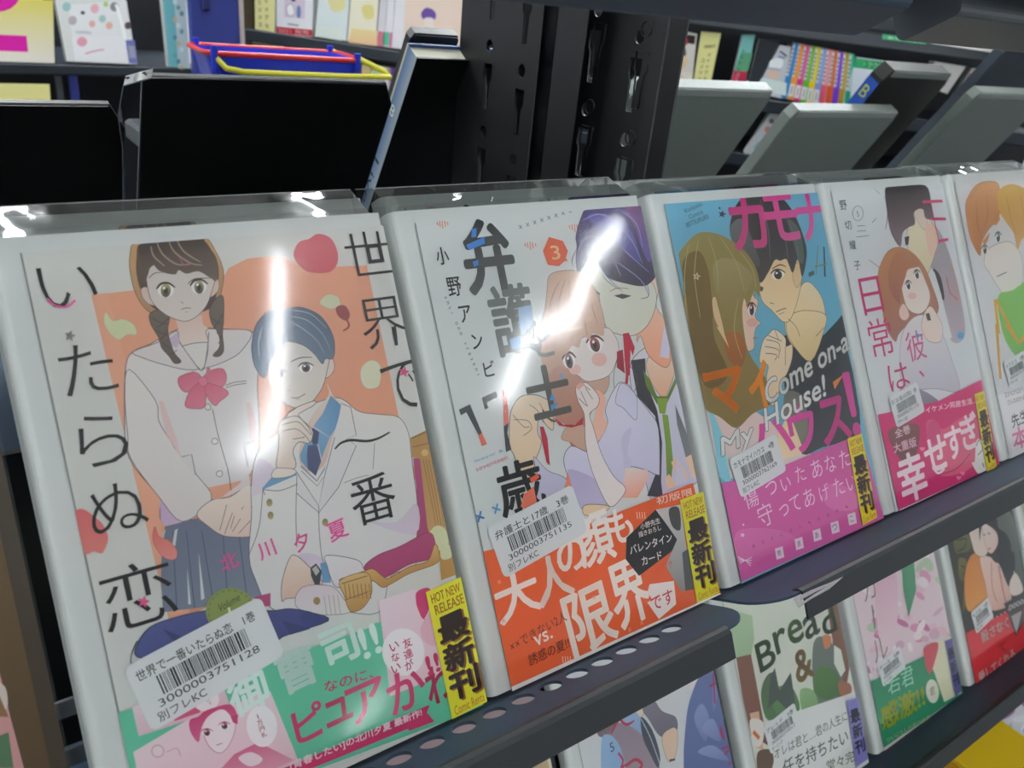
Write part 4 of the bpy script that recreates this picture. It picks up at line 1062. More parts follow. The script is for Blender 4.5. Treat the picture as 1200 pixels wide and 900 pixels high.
# comic a : brown-mauve cover, seen under the tray of the first bay
tt, MM = low(XL[0], 'mauve and brown comic low under the first tray, left of the one numbered 5', 62)
A = cover_base(MM, 'a58e90')
A.P(PX('560,860 700,800 720,900 560,940'), '9c8486'); A.S(PX('632,872 652,866 656,900 630,920 620,900'), 'c9b489'); A.P(PX('640,885 655,870 660,900 645,905'), 'e2d9c0'); A.P(PX('655,890 690,880 690,905 655,910'), 'e0a0cc'); A.S(PX('600,880 625,870 620,910 590,910'), '7c666a')
A.L(PX('668,862 684,905'), 1.5, '5a4a4c')
A.build('cover', tt)
# comic b : couple in grey and blue, number 5, red writing
tt, MM = low(XL[1], 'comic with grey-blue suited figures, red brush writing and a blue 5 badge, lower row', 63)
A = cover_base(MM, 'd9dbdc')
A.S(F(G8, '95,640 180,580 210,640 170,700 150,730 95,730'), '6f5a62', '8a7478')
A.S(F(G8, '230,540 300,520 330,560 330,620 280,640 240,600'), 'ecd8c2', line='8a7468', lw=0.5)
A.S(F(G8, '200,590 250,570 320,640 330,740 280,700 220,650'), 'a3bfdf', '93aed0')
A.S(F(G8, '150,730 210,660 330,730 400,860 440,960 380,1000 230,980 180,850'), '9b8b98', 'a89aa2')
A.S(F(G8, '370,520 430,600 500,630 512,690 480,720 420,730 360,640 330,590'), '8b8590', '6f6a78', line='5a5460', lw=0.6)
A.S(F(G8, '430,740 480,690 510,700 512,780 495,850 460,860'), 'e6c9ae', line='8a6a58', lw=0.6)
A.S(F(G8, '320,630 380,700 420,830 410,900 370,830 330,740'), '3d4450', '4c5260')
A.L(F(G8, '320,640 370,740 420,880'), 1.2, 'c8ccd4'); A.L(F(G8, '470,860 500,855'), 2.5, '303036')
A.S(F(G8, '115,740 165,730 210,790 240,900 230,1000 130,1000 110,900'), '9fc0de', '8fb2d6'); A.T('5', F(G8, '167,790')[0], 11, '2c3a58', 0.0)
A.L(F(G8, '200,600 190,660 160,720'), 4, 'b83a4c', taper=True); A.L(F(G8, '190,620 240,670 285,650'), 3.5, 'b83a4c', taper=True); A.L(F(G8, '200,820 225,860 215,900 240,880'), 3, 'c03a60'); A.L(F(G8, '240,890 290,855 325,880 310,910'), 4, 'b83a4c')
A.S(F(G8, '600,180 660,160 720,200 740,320 690,300 640,420 590,490 570,440 600,330'), 'e2dcd8', 'e8e0dc'); A.S(F(G8, '620,240 660,260 640,350 590,420 570,400'), 'ead6c6')
A.S(F(G8, '690,310 740,400 790,600 830,800 850,960 740,1000 560,960 560,640 600,480 640,400'), '6f7eae', '5b6a9c', line='47507c', lw=0.6)
for q in ('600,640 640,560 680,640 660,760', '640,700 700,640 740,760', '700,430 720,520 700,600', '620,820 700,780 780,860'): A.S(F(G8, q), '95a2cc', '7886b4')
for q in ('670,210 700,240 740,230', '690,380 740,370 735,420', '700,400 710,560', '680,470 740,440', '720,350 750,560', '740,680 760,750 735,700', '780,690 830,680', '745,800 800,780 760,830', '780,880 850,840'): A.L(F(G8, q), 3.0, 'a8386a')
A.build('cover', tt)
# comic c : leaf-green and brown cover
tt, MM = low(XL[2], 'comic with stencil lettering on a leaf-green and brown cover with a white paper band', 64)
A = cover_base(MM, 'dde0d4')
A.P(F(GD, '120,200 230,230 240,330 225,420 160,415'), 'b7cfae', 'a9c39c'); A.P(F(GD, '160,415 225,400 255,560 300,800 225,760 190,600'), '8c5f50', '7a4c3c')
A.P(F(GD, '220,660 260,650 280,820 245,810'), 'dfb494'); A.S(F(GD, '220,690 280,700 275,790 240,800'), 'e8e2da'); A.L(F(GD, '235,740 262,770'), 5, 'd8722c')
A.S(F(GD, '560,150 620,140 640,300 660,420 640,560 610,640 580,560 590,400'), '8a6450', '7a5240')
A.S(F(GD, '420,250 480,230 540,300 520,400 480,440 440,400'), 'dfe4d6'); A.S(F(GD, '500,350 560,330 620,420 630,520 600,600 540,640 500,560'), '77817c', '6a746c')
A.S(F(GD, '280,520 320,480 350,560 370,650 300,690 270,600'), '5f6e54', '4a7a44'); A.S(F(GD, '320,560 400,540 440,640 380,680 330,650'), '6c8f5a', '517f44')
A.S(F(GD, '520,460 590,470 620,560 560,600 500,560'), '5f8a4c', '4b7240'); A.S(F(GD, '440,560 500,560 520,640 460,680'), '9ab98a', '6f9c5c')
A.P(F(GD, '330,460 350,560 400,480 420,620 380,640 340,600 300,640 310,500'), '4d5752')
A.S(F(GD, '540,320 575,320 575,360 550,375'), 'd58a5c'); A.P(F(GD, '590,360 620,380 640,470 620,500 590,440'), 'e6eade')
A.S(F(GD, '610,520 660,530 665,570 620,580'), 'a86a50')
for s, c, h, wd, col in (('B', '290,400', 34, 20, '45633a'), ('r', '355,340', 26, 14, '4d6b3e'), ('e', '420,300', 27, 17, '5c7c48'), ('a', '490,275', 26, 17, '50614c'), ('d', '565,250', 32, 16, '466440')): A.T(s, F(GD, c)[0], h, col, 0.02, w=wd, ang=2)
A.T('&', F(GD, '455,445')[0], 36, 'a98a58', 0.03, w=20)
A.P(F(GD, '280,700 690,560 760,850 700,960 320,1000 320,820'), 'e3e5e2')
A.S(F(GD, '255,830 310,820 325,870 300,930 255,910'), '6a503a')
A.B('オレは君と…君の人生に', F(GD, '330,865')[0], F(GD, '650,690')[0], 13, '4a4e48', 0.0); A.B('任を持ちたい', F(GD, '370,940')[0], F(GD, '655,790')[0], 19, '3c403c', 0.004); A.B('堂々完', F(GD, '560,920')[0], F(GD, '680,870')[0], 14, '55603c', 0.004)
A.build('cover', tt)
barcode(MM, tt, F(GD, '365,725')[0], 6, 0.034, 0.0195, 'ブレッド　3巻', '3000003749217', 'モーニング', seed=18)
release(MM, tt, *[F(GD, q)[0] for q in ('645,605', '695,590', '740,860', '690,895')], ycol='8a84c8', tcol='2a2440', head=False)
# comic d : pink blossom cover with green band
tt, MM = low(XL[3], 'comic with pale pink blossom cover and a green paper band, lower row', 65)
A = cover_base(MM, 'e6d3d8')
rr = random.Random(4)
for i in range(90):
    u, v = rr.uniform(1010, 1118), rr.uniform(630, 800)
    A.E(u, v, rr.uniform(2.5, 6), rr.uniform(4, 9), rr.choice(('dc9cb8', 'e8c4d0', 'f0e4e6', 'c87aa4', 'd8b4c4', 'bcd0b4', 'f2eaea')), ang=rr.uniform(0, 3))
A.P(F(GE, '262,240 300,210 310,330 285,420 268,330'), '5aa078', '4a8f6a'); A.S(F(GE, '180,300 240,260 250,420 220,560 190,480'), 'e0b8c8', 'ecd8dc')
for s, c, h in (('ガ', '160,320', 30), ('ー', '172,400', 4), ('ル', '195,520', 26)): A.T(s, F(GE, c)[0], h, '6d6a5e', -0.012, w=17 if s != 'ー' else 2)
A.L(F(GE, '168,380 178,455'), 2.5, '6d6a5e'); A.B('ガールズ', F(GE, '170,590')[0], F(GE, '190,590')[0], 4, '98807c')
A.build('cover', tt)
A = band(MM, tt, '1018,800 1110,756 1140,740 1160,812 1035,877 1020,860', '2c9068')
A.P(F(GE, '335,520 415,480 455,660 400,690 370,600'), 'e3e0c4'); A.S(F(GE, '335,520 380,500 370,560 350,600'), 'c9525e'); A.E(*F(GE, '362,655')[0], 7.5, 14, 'e9e6d8', ang=-.1); A.T('君', F(GE, '362,655')[0], 10, '7a6a50')
A.B('若君', F(GE, '222,670')[0], F(GE, '305,630')[0], 24, 'a9d8c4', 0.0); A.B('感激!!', F(GE, '205,780')[0], F(GE, '340,700')[0], 27, 'd8dc2c', 0.03); A.B('ついに2人の愛の結晶', F(GE, '215,822')[0], F(GE, '355,745')[0], 6, 'cfe0a0', 0.006)
A.build('paper_band', tt)
barcode(MM, tt, F(GE, '232,575')[0], 6, 0.032, 0.018, 'ガール　8巻', '3000003750331', 'ビーラブKC', seed=20)
release(MM, tt, *[F(GE, q)[0] for q in ('402,495', '425,485', '455,655', '435,672')], ycol='6c66a4', tcol='26223c', head=False)
# comic e : dark cover, embracing pair, red band
tt, MM = low(XL[4], 'comic with dark cover of an embracing pair in orange robe above a red paper band', 66)
A = cover_base(MM, '34362c')
A.S(F(G7, '360,160 440,140 480,250 500,400 521,560 440,560 400,420 380,250'), '6c7268', '4c5450')
for q in ('130,270 200,260 230,340 150,380', '160,400 210,420 190,520 160,500', '140,290 180,330 160,370', '190,560 200,640 180,700'): A.S(F(G7, q), '77743e', '5a5a30')
for q in ('150,300 200,290 190,340 150,360', '170,440 200,460 180,500', '150,380 220,370 200,420'): A.L(F(G7, q), 1.6, '2a2c20')
A.S(F(G7, '300,190 350,160 370,180 380,230 420,260 450,330 430,400 380,390 340,330 300,260'), '1f1e20', '2c2c30')
A.S(F(G7, '230,380 280,370 320,420 330,520 330,640 300,680 210,690 190,560 200,450'), 'd98a3a', 'e0a050', line='8a5020', lw=0.6)
A.S(F(G7, '275,400 330,390 360,420 410,440 440,520 450,640 400,680 330,680 310,560'), 'ead0c4', 'e0b8a8', line='8a6058', lw=0.6)
A.L(F(G7, '340,420 345,560 370,640'), 1.3, 'a06058'); A.L(F(G7, '380,440 400,560 420,640'), 2.2, 'b86a60')
A.S(F(G7, '215,240 240,210 280,200 300,280 320,360 290,390 250,370 230,310'), 'e4d4c8', line='8a7068', lw=0.5)
A.S(F(G7, '290,210 330,220 370,260 375,320 345,370 320,360 300,300'), 'ecdcd4', 'e6c8bc', line='8a6058', lw=0.5)
A.P(F(G7, '292,268 306,264 304,274'), '30282c'); A.P(F(G7, '315,262 330,256 330,266'), '30282c'); A.L(F(G7, '322,348 334,344'), 1.6, 'b04a50'); A.S(F(G7, '270,200 290,195 280,260 275,300'), '26242a')
A.S(F(G7, '380,400 460,360 470,480 440,560 400,470'), '22262a'); A.S(F(G7, '440,540 470,480 500,520 515,580 480,605 450,600'), 'eadad0', line='8a7068', lw=0.5)
for q in ('465,470 475,520', '445,520 490,540', '440,560 480,570', '440,585 480,590'): A.L(F(G7, q), 1.6, 'eadad0')
A.build('cover', tt)
A = band(MM, tt, '1129,744 1175,720 1230,690 1230,760 1143,806 1130,790', 'cf2e38')
A.P(F(G7, '410,650 521,590 521,760 475,830'), '3a3a3c'); A.B('0000', F(G7, '440,690')[0], F(G7, '521,650')[0], 6, 'e8e4e4'); A.P(F(G7, '450,720 510,690 480,820'), 'b8b4b4')
A.B('殺さなく', F(G7, '290,870')[0], F(G7, '440,780')[0], 13, 'f0e4dc', 0.03); A.B('て', F(G7, '380,930')[0], F(G7, '430,900')[0], 10, '8a2028', 0.01)
A.B('愛してくれる', F(GE, '515,632')[0], F(GE, '628,548')[0], 13, 'f0e4dc', 0.03)
for i in range(5): heart(A, *F(G7, f'{350+i*22},{735-i*12}')[0], 1.6, 'e8888c')
A.build('paper_band', tt)
barcode(MM, tt, F(G7, '290,715')[0], 7, 0.031, 0.019, 'モテギ　4巻', '3000003750942', 'ヤングKC', seed=22)
# comic f : edge of the next one
tt, MM = low(XL[5], 'comic with cream cover and tan flower pattern, cut by the edge beyond the embracing pair', 67)
A = cover_base(MM, 'e2d3ae')
for i in range(10):
    u, v = 1193 + (i % 2) * 6, 585 + i * 17
    A.E(u, v, 4, 5, 'c99a5c'); A.E(u, v, 2, 2.6, 'efe4c8')
A.build('cover', tt)
# the neighbour at the left edge of the main row, amber sleeve reflection painted on its cover
t0, M0 = comic(CB[0] - 0.1262, 0.0, 'comic with a painted amber sleeve reflection, cut by the left edge, pink patch at its foot', seed=71, film=True)
A = Art(M0, 0.0004, (0, W, 0, H)); A.fill([(0, 0), (W, 0), (W, H), (0, H)], '3a2b14', '33260f')
A.fill([(W - 0.014, 0), (W - 0.004, 0), (W - 0.004, H * .8), (W - 0.014, H * .8)], '6e5220', '3f2e12')  # amber reflection of the clear sleeve, painted as a strip
A.P(PX('-60,800 0,790 12,840 28,900 40,1000 -60,1000'), 'd59c9c'); A.P(PX('-20,870 10,858 16,900 -20,900'), '4f7a54'); A.S(PX('-10,800 6,805 8,830 -8,830'), 'e2d4cc')
A.P(PX('-60,740 -20,770 10,840 -60,840'), '8c6a3a')
A.build('cover', t0)

# ================================================================ BOTTOM ROW (third tier)
BZ = -0.50
tt, MM = comic(0.705, BZ, 'comic with violet, blue and white streaked cover at the lower right corner', seed=81)
A = cover_base(MM, 'd6d6dc')
rr = random.Random(9)
for i in range(26):
    u, v = rr.uniform(1150, 1215), rr.uniform(800, 900)
    A.E(u, v, rr.uniform(3, 8), rr.uniform(5, 12), rr.choice(('9a5a92', '5a72b4', 'c8a4c4', 'e6e6ea', '7f93c8', 'a9c0b0', 'efeff2')), ang=rr.uniform(0, 3))
for i in range(8): A.T('愛', (rr.uniform(1165, 1205), rr.uniform(845, 895)), 6, '8a8a94')
A.build('cover', tt)
tt, MM = comic(0.52, BZ, 'pale grey-green comic at the bottom row, left of the yellow index box', seed=82)
A = cover_base(MM, 'a9b4aa')
for i in range(7): A.L([(1050 + i * 8, 890), (1060 + i * 8, 905)], 1.2, '8e9a90')
A.build('cover', tt)
# yellow index divider lying forward over the bottom tray
yb_ = empty('index_box', Matrix.Translation((0.567, -0.02, BASE - 0.40)), 'plain yellow plastic box jutting out under the lowest dark tray', 'index box')
box('box_body', (-0.042, 0.042, -0.13, 0.035, 0, 0.044), mat('shaded_yellow_side', 'd99a1a', 0.45), yb_, bev=0.001)  # sides darker than the lid, their shade put into the yellow
box('box_lid', (-0.043, 0.043, -0.131, 0.036, 0.0445, 0.05), M_YEL, yb_, bev=0.001)
box('box_stem', (-0.03, 0.03, 0.005, 0.009, -0.108, -0.0005), M_YEL, yb_)

# ================================================================ OTHER SIDE OF THE RACK : backs of cases leaning towards us
MB = Matrix.Translation((0, 0.40, BASE + 0.003)) @ Matrix(((1, 0, 0, 0), (0, -0.5, -0.8660254, 0), (0, 0.8660254, -0.5, 0), (0, 0, 0, 1)))
def backcase(uL, uR, v, label, m, medge, top=None, ch=0.009, th=0.012, off=0.0, name='comic_case', group=None, wmin=None, chl=None, lipz=0.0006):
    """case seen from behind: corners cut off at the top, a lighter rim along the top"""
    a = to_plane(MB, uL, v[0], off); b = to_plane(MB, uR, v[1], off)
    ytop = (a[1] + b[1]) / 2 if top is None else top
    x0, x1 = a[0], b[0]
    x1 += ch * 0.5; x0 -= (ch if chl is None else chl) * 0.5
    if wmin and x1 - x0 < wmin:
        x0 = x1 - wmin
    cl = ch if chl is None else chl
    poly = [(x0, 0), (x1, 0), (x1, ytop - ch), (x1 - ch * 0.5, ytop), (x0 + cl * 0.5, ytop), (x0, ytop - cl)] if cl > 0 else [(x0, 0), (x1, 0), (x1, ytop - ch), (x1 - ch * .5, ytop), (x0, ytop)]
    t = empty(name, MB @ Matrix.Translation((0, 0, off)), label, 'comic case', group)
    vs, fs = prism(poly, -th, 0, bev=0.0008)
    link('back_panel', mesh('back_panel', vs, fs, m), t)
    e = 0.0035
    rim = [(p[0] + (0.003 if p[0] == x0 else -0.003 if p[0] == x1 else 0), p[1]) for p in poly]
    vs, fs = prism([(x0 + cl * .5 + 0.001, ytop - 0.007), (x1 - ch * .5 - 0.001, ytop - 0.007), (x1 - ch * .5, ytop - 0.0008), (x0 + cl * .5, ytop - 0.0008)], 0.0001, lipz)
    link('top_rim', mesh('top_rim', vs, fs, medge), t)
    return t, x0, x1, ytop
backcase(790, 907, (104, 105), 'translucent grey comic case seen from behind, just right of the punched upright', M_GCASE, M_GEDGE, wmin=0.160)
backcase(937, 1053, (130, 131), 'translucent grey comic case seen from behind, between upright case and the blue-spined comic', M_GCASE, M_GEDGE, off=0.004)
backcase(1150, 1230, (109, 111), 'translucent grey comic case seen from behind at the right edge', M_GCASE, M_GEDGE, off=0.006)
backcase(1184, 1270, (56, 62), 'slate grey scuffed comic case standing highest at the right edge', M_SLATE, M_SLATE, off=-0.034, th=0.012)
t, x0, x1, yt = backcase(1046, 1118, (86, 84), 'blue-spined comic with letter B seen from behind in a dark sleeve', M_BLACK2, M_GCASE, off=-0.018, th=0.016, name='comic_book', ch=0.012)
t['category'] = 'comic book'
Ms = Matrix.Translation((x0 - 0.0005, 0, 0)) @ Matrix(((0, 0, -1, 0), (0, 1, 0, 0), (1, 0, 0, 0), (0, 0, 0, 1)))
MBs = t.matrix_world @ Ms
sp = Art(MBs, 0.0)
sp.fill([(-0.015, 0.01), (-0.001, 0.01), (-0.001, yt - 0.016), (-0.015, yt - 0.016)], '2f58b4')
def spine_text(sp, s, cx, cy, h, wd, col, rot=False):
    vs, fs, (a0, a1, b0, b1) = glyphs(s, 0.01)
    pts = []
    for x, y in vs:
        X = ((x - a0) / (a1 - a0) - 0.5) * wd; Y = ((y - b0) / (b1 - b0) - 0.5) * h
        if rot: X, Y = Y, -X
        pts.append((cx + X, cy + Y))
    sp._emit(pts, fs, col)
spine_text(sp, 'B', -0.008, yt - 0.030, 0.012, 0.008, 'c8d23c')
so = sp.build('spine', t, M_BOARD); so.matrix_local = Ms

# the ones on the left, their backlit shade put into the black
backcase(-40, 128, (124, 120), 'shade-black comic case back at the far left, lower than its neighbour', M_BLACK, M_BLACK, ch=0.016, off=0.004, th=0.004)
t, x0, x1, yt = backcase(172, 455, (96, 92), 'large shade-black comic case back left of the upright, clear loop of sleeve at its corner', M_BLACK, M_BLACK, ch=0.016, off=0.006, chl=0.004, lipz=0.0003, th=0.004)
fx = [(x0 - 0.006, 0.02, 0.0), (x0 - 0.009, yt - 0.045, 0.001), (x0 - 0.012, yt - 0.022, 0.003), (x0 - 0.010, yt - 0.003, 0.004), (x0 + 0.003, yt + 0.002, 0.004), (x0 + 0.06, yt + 0.003, 0.002), (x1 - 0.012, yt + 0.001, 0.001)]
vs, fs = [], []
fx2 = fx[:5]
for i, (a, b, c) in enumerate(fx2): vs += [(a, b, c), (a + 0.004, b - 0.003, c - 0.012)]
for i in range(len(fx2) - 1): fs.append((2 * i, 2 * i + 1, 2 * i + 3, 2 * i + 2))
link('sleeve_loop', mesh('sleeve_loop', vs, fs, M_FILMTOP, True), t)
tv, tf = tube(fx, 0.00035, 6); link('sleeve_edge', mesh('sleeve_edge', tv, tf, M_FILMEDGE), t)
t, x0, x1, yt = backcase(486, 538, (42, 40), 'tall shade-black comic case back beside the upright with the blue-spined comic in front', M_BLACK, M_BLACK2, ch=0.004, off=-0.022, th=0.008)
# blue comic with its spine towards us
pa = to_plane(MB, 489, 68, 0.0)
tb = empty('comic_book', MB, 'blue comic seen spine-on between two shade-black cases, pale lettering down the spine', 'comic book')
bx = pa[0]
box('back_cover', (bx, bx + 0.10, 0.001, pa[1], -0.0012, 0), M_BLACK, tb)
box('page_block', (bx + 0.001, bx + 0.098, 0.002, pa[1] - 0.002, -0.0132, -0.0014), M_PAGES, tb)
mblue = mat('blue_cover', '2c4f86', 0.4)
box('front_cover', (bx, bx + 0.10, 0.001, pa[1], -0.0146, -0.0134), mblue, tb)
Ms = Matrix.Translation((bx - 0.0003, 0, 0)) @ Matrix(((0, 0, -1, 0), (0, 1, 0, 0), (1, 0, 0, 0), (0, 0, 0, 1)))
sp = Art(MB @ Ms, 0.0)
sp.fill([(-0.0146, 0.001), (0, 0.001), (0, pa[1]), (-0.0146, pa[1])], 'aab6bc', '3f6fae', 0)
sp.fill([(-0.0146, 0.001), (-0.0125, 0.001), (-0.0125, pa[1]), (-0.0146, pa[1])], 'cfcfb0')
spine_text(sp, '8', -0.0085, pa[1] - 0.045, 0.008, 0.006, 'e8ecd8')
spine_text(sp, 'Live', -0.0085, pa[1] - 0.105, 0.007, 0.040, '24282c', True)
so = sp.build('spine', tb, M_BOARD); so.matrix_local = Ms

# ================================================================ FAR SHELVES
# left: a shelf parallel to the rack
YL = 1.40
MLF = Matrix.Translation((0, YL, BASE)) @ Matrix.Rotation(pi / 2, 4, 'X')
def flatslab(name, M, pts, col, th, parent=None, m=None, z=0.0, art=None, label=None, cat=None, group=None, pname='cover'):
    """a thing standing on plane M: body of thickness th behind a printed face whose corners are given as photograph points (tl, tr, br, bl)"""
    P = [to_plane(M, u, v, z) for u, v in pts]
    cx = sum(p[0] for p in P) / 4; cy = min(p[1] for p in P)
    t = empty(name, M @ Matrix.Translation((cx, cy, 0)), label, cat, group)
    q = [(p[0] - cx, p[1] - cy) for p in (P[3], P[2], P[1], P[0])]
    vs, fs = prism(q, z - th, z)
    link('body', mesh('body', vs, fs, m or M_CASE), t)
    A = Art(t.matrix_world, z + 0.0003)
    A.fill(q, col)
    if art: art(A)
    A.build(pname, t, M_BOARD)
    return t
far = empty('far_shelf', MLF, 'dark shelf unit beyond the aisle, parallel to the rack', 'shelf unit')
def shelfbar(parent, M, uv0, uv1, hgt, depth, z=0.0, name='shelf_board', m=None, face=0.0):
    a, b = to_plane(M, *uv0, z), to_plane(M, *uv1, z)
    vs, fs = prism([(a[0], a[1] - hgt), (b[0], b[1] - hgt), (b[0], b[1]), (a[0], a[1])], z - depth, z + face, bev=0.002)
    return link(name, mesh(name, vs, fs, m or M_SHELF), parent)
shelfbar(far, MLF, (-60, 72), (236, 80), 0.016, 0.28, 0.012)
shelfbar(far, MLF, (-60, 290), (236, 300), 0.016, 0.28, 0.012)
a = to_plane(MLF, -80, 200); b = to_plane(MLF, 236, 80)
box('shelf_back', (a[0], b[0] + 0.02, -0.9, 0.75, -0.30, -0.28), M_BACK, far)
box('shelf_base', (a[0], b[0] + 0.02, -1.15, -0.9, -0.28, 0.0), M_SHELF, far)
def sign2(A):
    A.P(PX('-30,0 62,0 64,74 -30,71'), 'd8cc5a', 'e9e3d8')
    A.E(-3, -8, 27, 22, 'd3189e'); A.P(PX('-40,39 31,42 33,61 -40,58'), 'd3189e')
Mlean = Matrix.Translation((0, YL - 0.02, BASE)) @ Matrix.Rotation(pi / 2 - radians(8), 4, 'X')
flatslab('price_card', Mlean, [(-40, -40), (45, -40), (62.5, 73.5), (-40, 71)], 'e4dc90', 0.004, label='yellow card with a big magenta figure 2, top left corner', cat='sign card', art=sign2, m=M_YEL, pname='print')
flatslab('price_card', Mlean, [(-40, 97), (58, 98.5), (64, 190), (-40, 188)], 'ded790', 0.004, label='blank pale yellow card on the shelf under the magenta 2', cat='sign card', m=M_YEL, pname='print')
def cov(A):
    A.P(PX('80,6 148,0 160,75 88,72'), 'e8e8ea'); A.E(97, 15, 2.6, 2.2, '4a4a4e')
    for u, v, r, c in ((78, 8, 5, '9cc4c4'), (85, 24, 5, 'b8b0b4'), (111, 10, 5, 'e8b4bc'), (120, 22, 4, 'a9c8c0'), (124, 5, 3, 'b4d07c'), (108, 28, 3.5, 'e4a8a4'), (128, 30, 4, 'e6b8a8'), (134, 8, 5, '8a8a90'), (150, 30, 4, '5a4a4c'), (96, 49, 5.5, 'e2a0b0')): A.E(u, v, r, r * 1.1, c)
    A.P(PX('84,44 148,42 151,73 88,70'), 'ecebee'); A.E(96, 49, 6, 5.5, 'e2a0b0'); A.L(PX('100,63 110,60 122,58'), 1.4, 'd88a9c')
    A.P(PX('147,47 158,47 161,75 151,74'), '6f74b0'); A.P(PX('150,53 158,54 159,68 152,68'), '9a9cb0')
    A.B('comics', (89, 39), (107, 40), 4, '7a8088')
    A.L(PX('136,5 142,25 147,46'), 3.5, 'fafafa')
flatslab('comic_book', Mlean, [(60, -24), (142, -22), (161, 75.5), (78.5, 71.5)], 'dcdedb', 0.02, label='pale comic face-out on the far shelf, right of the magenta 2 card', cat='comic book', art=cov)
def teal(A):
    A.P(PX('203,-20 216,-20 222,80 209,80'), 'b9c8cc')
    for i in range(12): A.E(205 + (i % 3) * 4, 2 + i * 7, 2.5, 3, ('cfe0e0', '6aa0a8', '5a8a98', 'c8b08c')[i % 4])
flatslab('comic_book', Mlean, [(188, -25), (212, -25), (221, 80), (198, 78)], '6fb3ba', 0.02, label='narrow teal comic on the far shelf by the blue panel', cat='comic book', art=teal)
# blue end panel and post
bp = empty('end_panel', MLF, 'blue end panel between the two far shelves', 'panel')
pa_, pb_ = to_plane(MLF, 223, 5, 0.05), to_plane(MLF, 283, 80, 0.05)
box('panel_sheet', (pa_[0], pb_[0], -1.15, 0.72, 0.03, 0.05), M_BLUEP, bp)
box('panel_edge', (pb_[0], pb_[0] + 0.006, -1.15, 0.72, 0.03, 0.052), mat('pale_trim', 'b9a9a4', 0.5), bp)
c = to_plane(MLF, 241, 4, 0.052)
box('hook', (c[0] - 0.006, c[0] + 0.006, c[1] - 0.01, c[1] + 0.05, 0.0502, 0.058), mat('navy_plastic', '1d2560', 0.5), bp, bev=0.002)
st = empty('display_stand', MLF, 'blue and grey stand frame under the far shelf board', 'stand')
for u, m_ in ((70, M_STEELG), (85.5, M_BLUEP)):
    c = to_plane(MLF, u, 100, 0.0)
    box('post', (c[0] - 0.005, c[0] + (0.008 if u > 80 else 0.004), -1.15, to_plane(MLF, u, 84, 0)[1], -0.01, 0.0), m_, st)
c0 = to_plane(MLF, 72, 85, 0); c1 = to_plane(MLF, 90, 85, 0)
box('cross_bar', (c0[0], c1[0], c0[1] - 0.005, c0[1], -0.0095, -0.0005), M_BLUEP, st)

# right: a shelf run coming towards us
PH = radians(-45)
MR = Matrix.Translation((0.51, 1.45, BASE)) @ Matrix.Rotation(PH, 4, 'Z') @ Matrix.Rotation(pi / 2, 4, 'X')
fr = empty('side_shelf', MR, 'dark shelf run angled across the far aisle, full of comics', 'shelf unit')
box('shelf_back', (-0.12, 1.45, -1.15, 0.9, -0.32, -0.30), M_BACK, fr)
box('end_board', (-0.14, -0.121, -1.15, 0.9, -0.31, -0.02), M_BROWN, fr)
shelfbar(fr, MR, (286, 33), (545, 72), 0.022, 0.28, 0.01)
shelfbar(fr, MR, (548, 72), (1010, 131), 0.022, 0.28, 0.01)
shelfbar(fr, MR, (1012, 131), (1230, 160), 0.022, 0.28, 0.01)
shelfbar(fr, MR, (560, -20), (1230, 66), 0.020, 0.28, 0.01, m=M_STEELG)
shelfbar(fr, MR, (286, 100), (1230, 230), 0.022, 0.28, 0.01)
Mr2 = MR @ Matrix.Translation((0, 0, -0.002))
def media(A, c1, c2, h):
    for i, ch in enumerate('メディア化'): A.T(ch, (c1[0] - i * c1[2], c1[1] + i * c1[3]), h, '4a4630', 0.01)
    for i, ch in enumerate('コミックス'): A.T(ch, (c2[0] - i * c2[2], c2[1] + i * c2[3]), h, '4a4630', 0.01)
flatslab('genre_sign', Mr2, [(298, -45), (323, -43), (322, 39), (299, 34)], 'ece6a4', 0.02, label='tall cream sign with katakana columns beside the comic with a red foot band', cat='sign', m=M_CASE, pname='print',
         art=lambda A: media(A, (312, -8, -0.2, 9.5), (304, -6, -0.2, 8.8), 5))
def wb(A):
    A.P(PX('334,-20 358,-20 357,22 333,20'), 'd9c8d8'); A.S(PX('336,8 342,5 345,16 338,18'), 'f2f2f2', line='6a6a70', lw=.6); A.S(PX('348,8 352,8 352,20 348,20'), '6a84b4'); A.E(344, -1, 3, 3, '2c2c34')
    A.P(PX('324,31 366,35 366,43 324,39'), 'c0303c'); A.B('2021 発売', (326, 38), (362, 41), 5, 'f0dcdc', 0.02); A.L(PX('337,28 350,30'), 1.5, '6a6a70')
flatslab('comic_book', Mr2, [(325, -45), (368, -42), (366, 43.5), (324, 39.5)], 'e6e4ea', 0.02, label='white comic with a red band along its foot on the side shelf', cat='comic book', art=wb)
flatslab('genre_sign', Mr2, [(296, 45), (330, 49), (330, 56), (296, 52)], 'dfdba4', 0.01, label='small cream sign edge above the shopping basket', cat='sign', pname='print')
def pale(n):
    def f(A):
        if n == 0: A.S(PX('385,-5 402,-3 404,10 392,14 386,6'), 'e6dca0'); A.P(PX('370,30 400,34 400,48 369,42'), 'e2ebe2')
        if n == 1: A.S(PX('424,8 436,6 438,20 428,22'), 'e2d88c'); A.P(PX('412,33 442,36 442,54 408,50'), 'f0dca0', 'f2c89c')
        if n == 5: A.S(PX('494,14 500,9 508,12 511,18 508,24 498,23 494,20'), '6a4c9c'); A.S(PX('497,22 508,22 507,34 500,36'), 'f2e4dc'); A.P(PX('482,35 500,32 515,36 516,60 482,60'), '7f8cb4'); A.P(PX('497,33 509,33 508,60 498,60'), 'f0ece8')
    return f
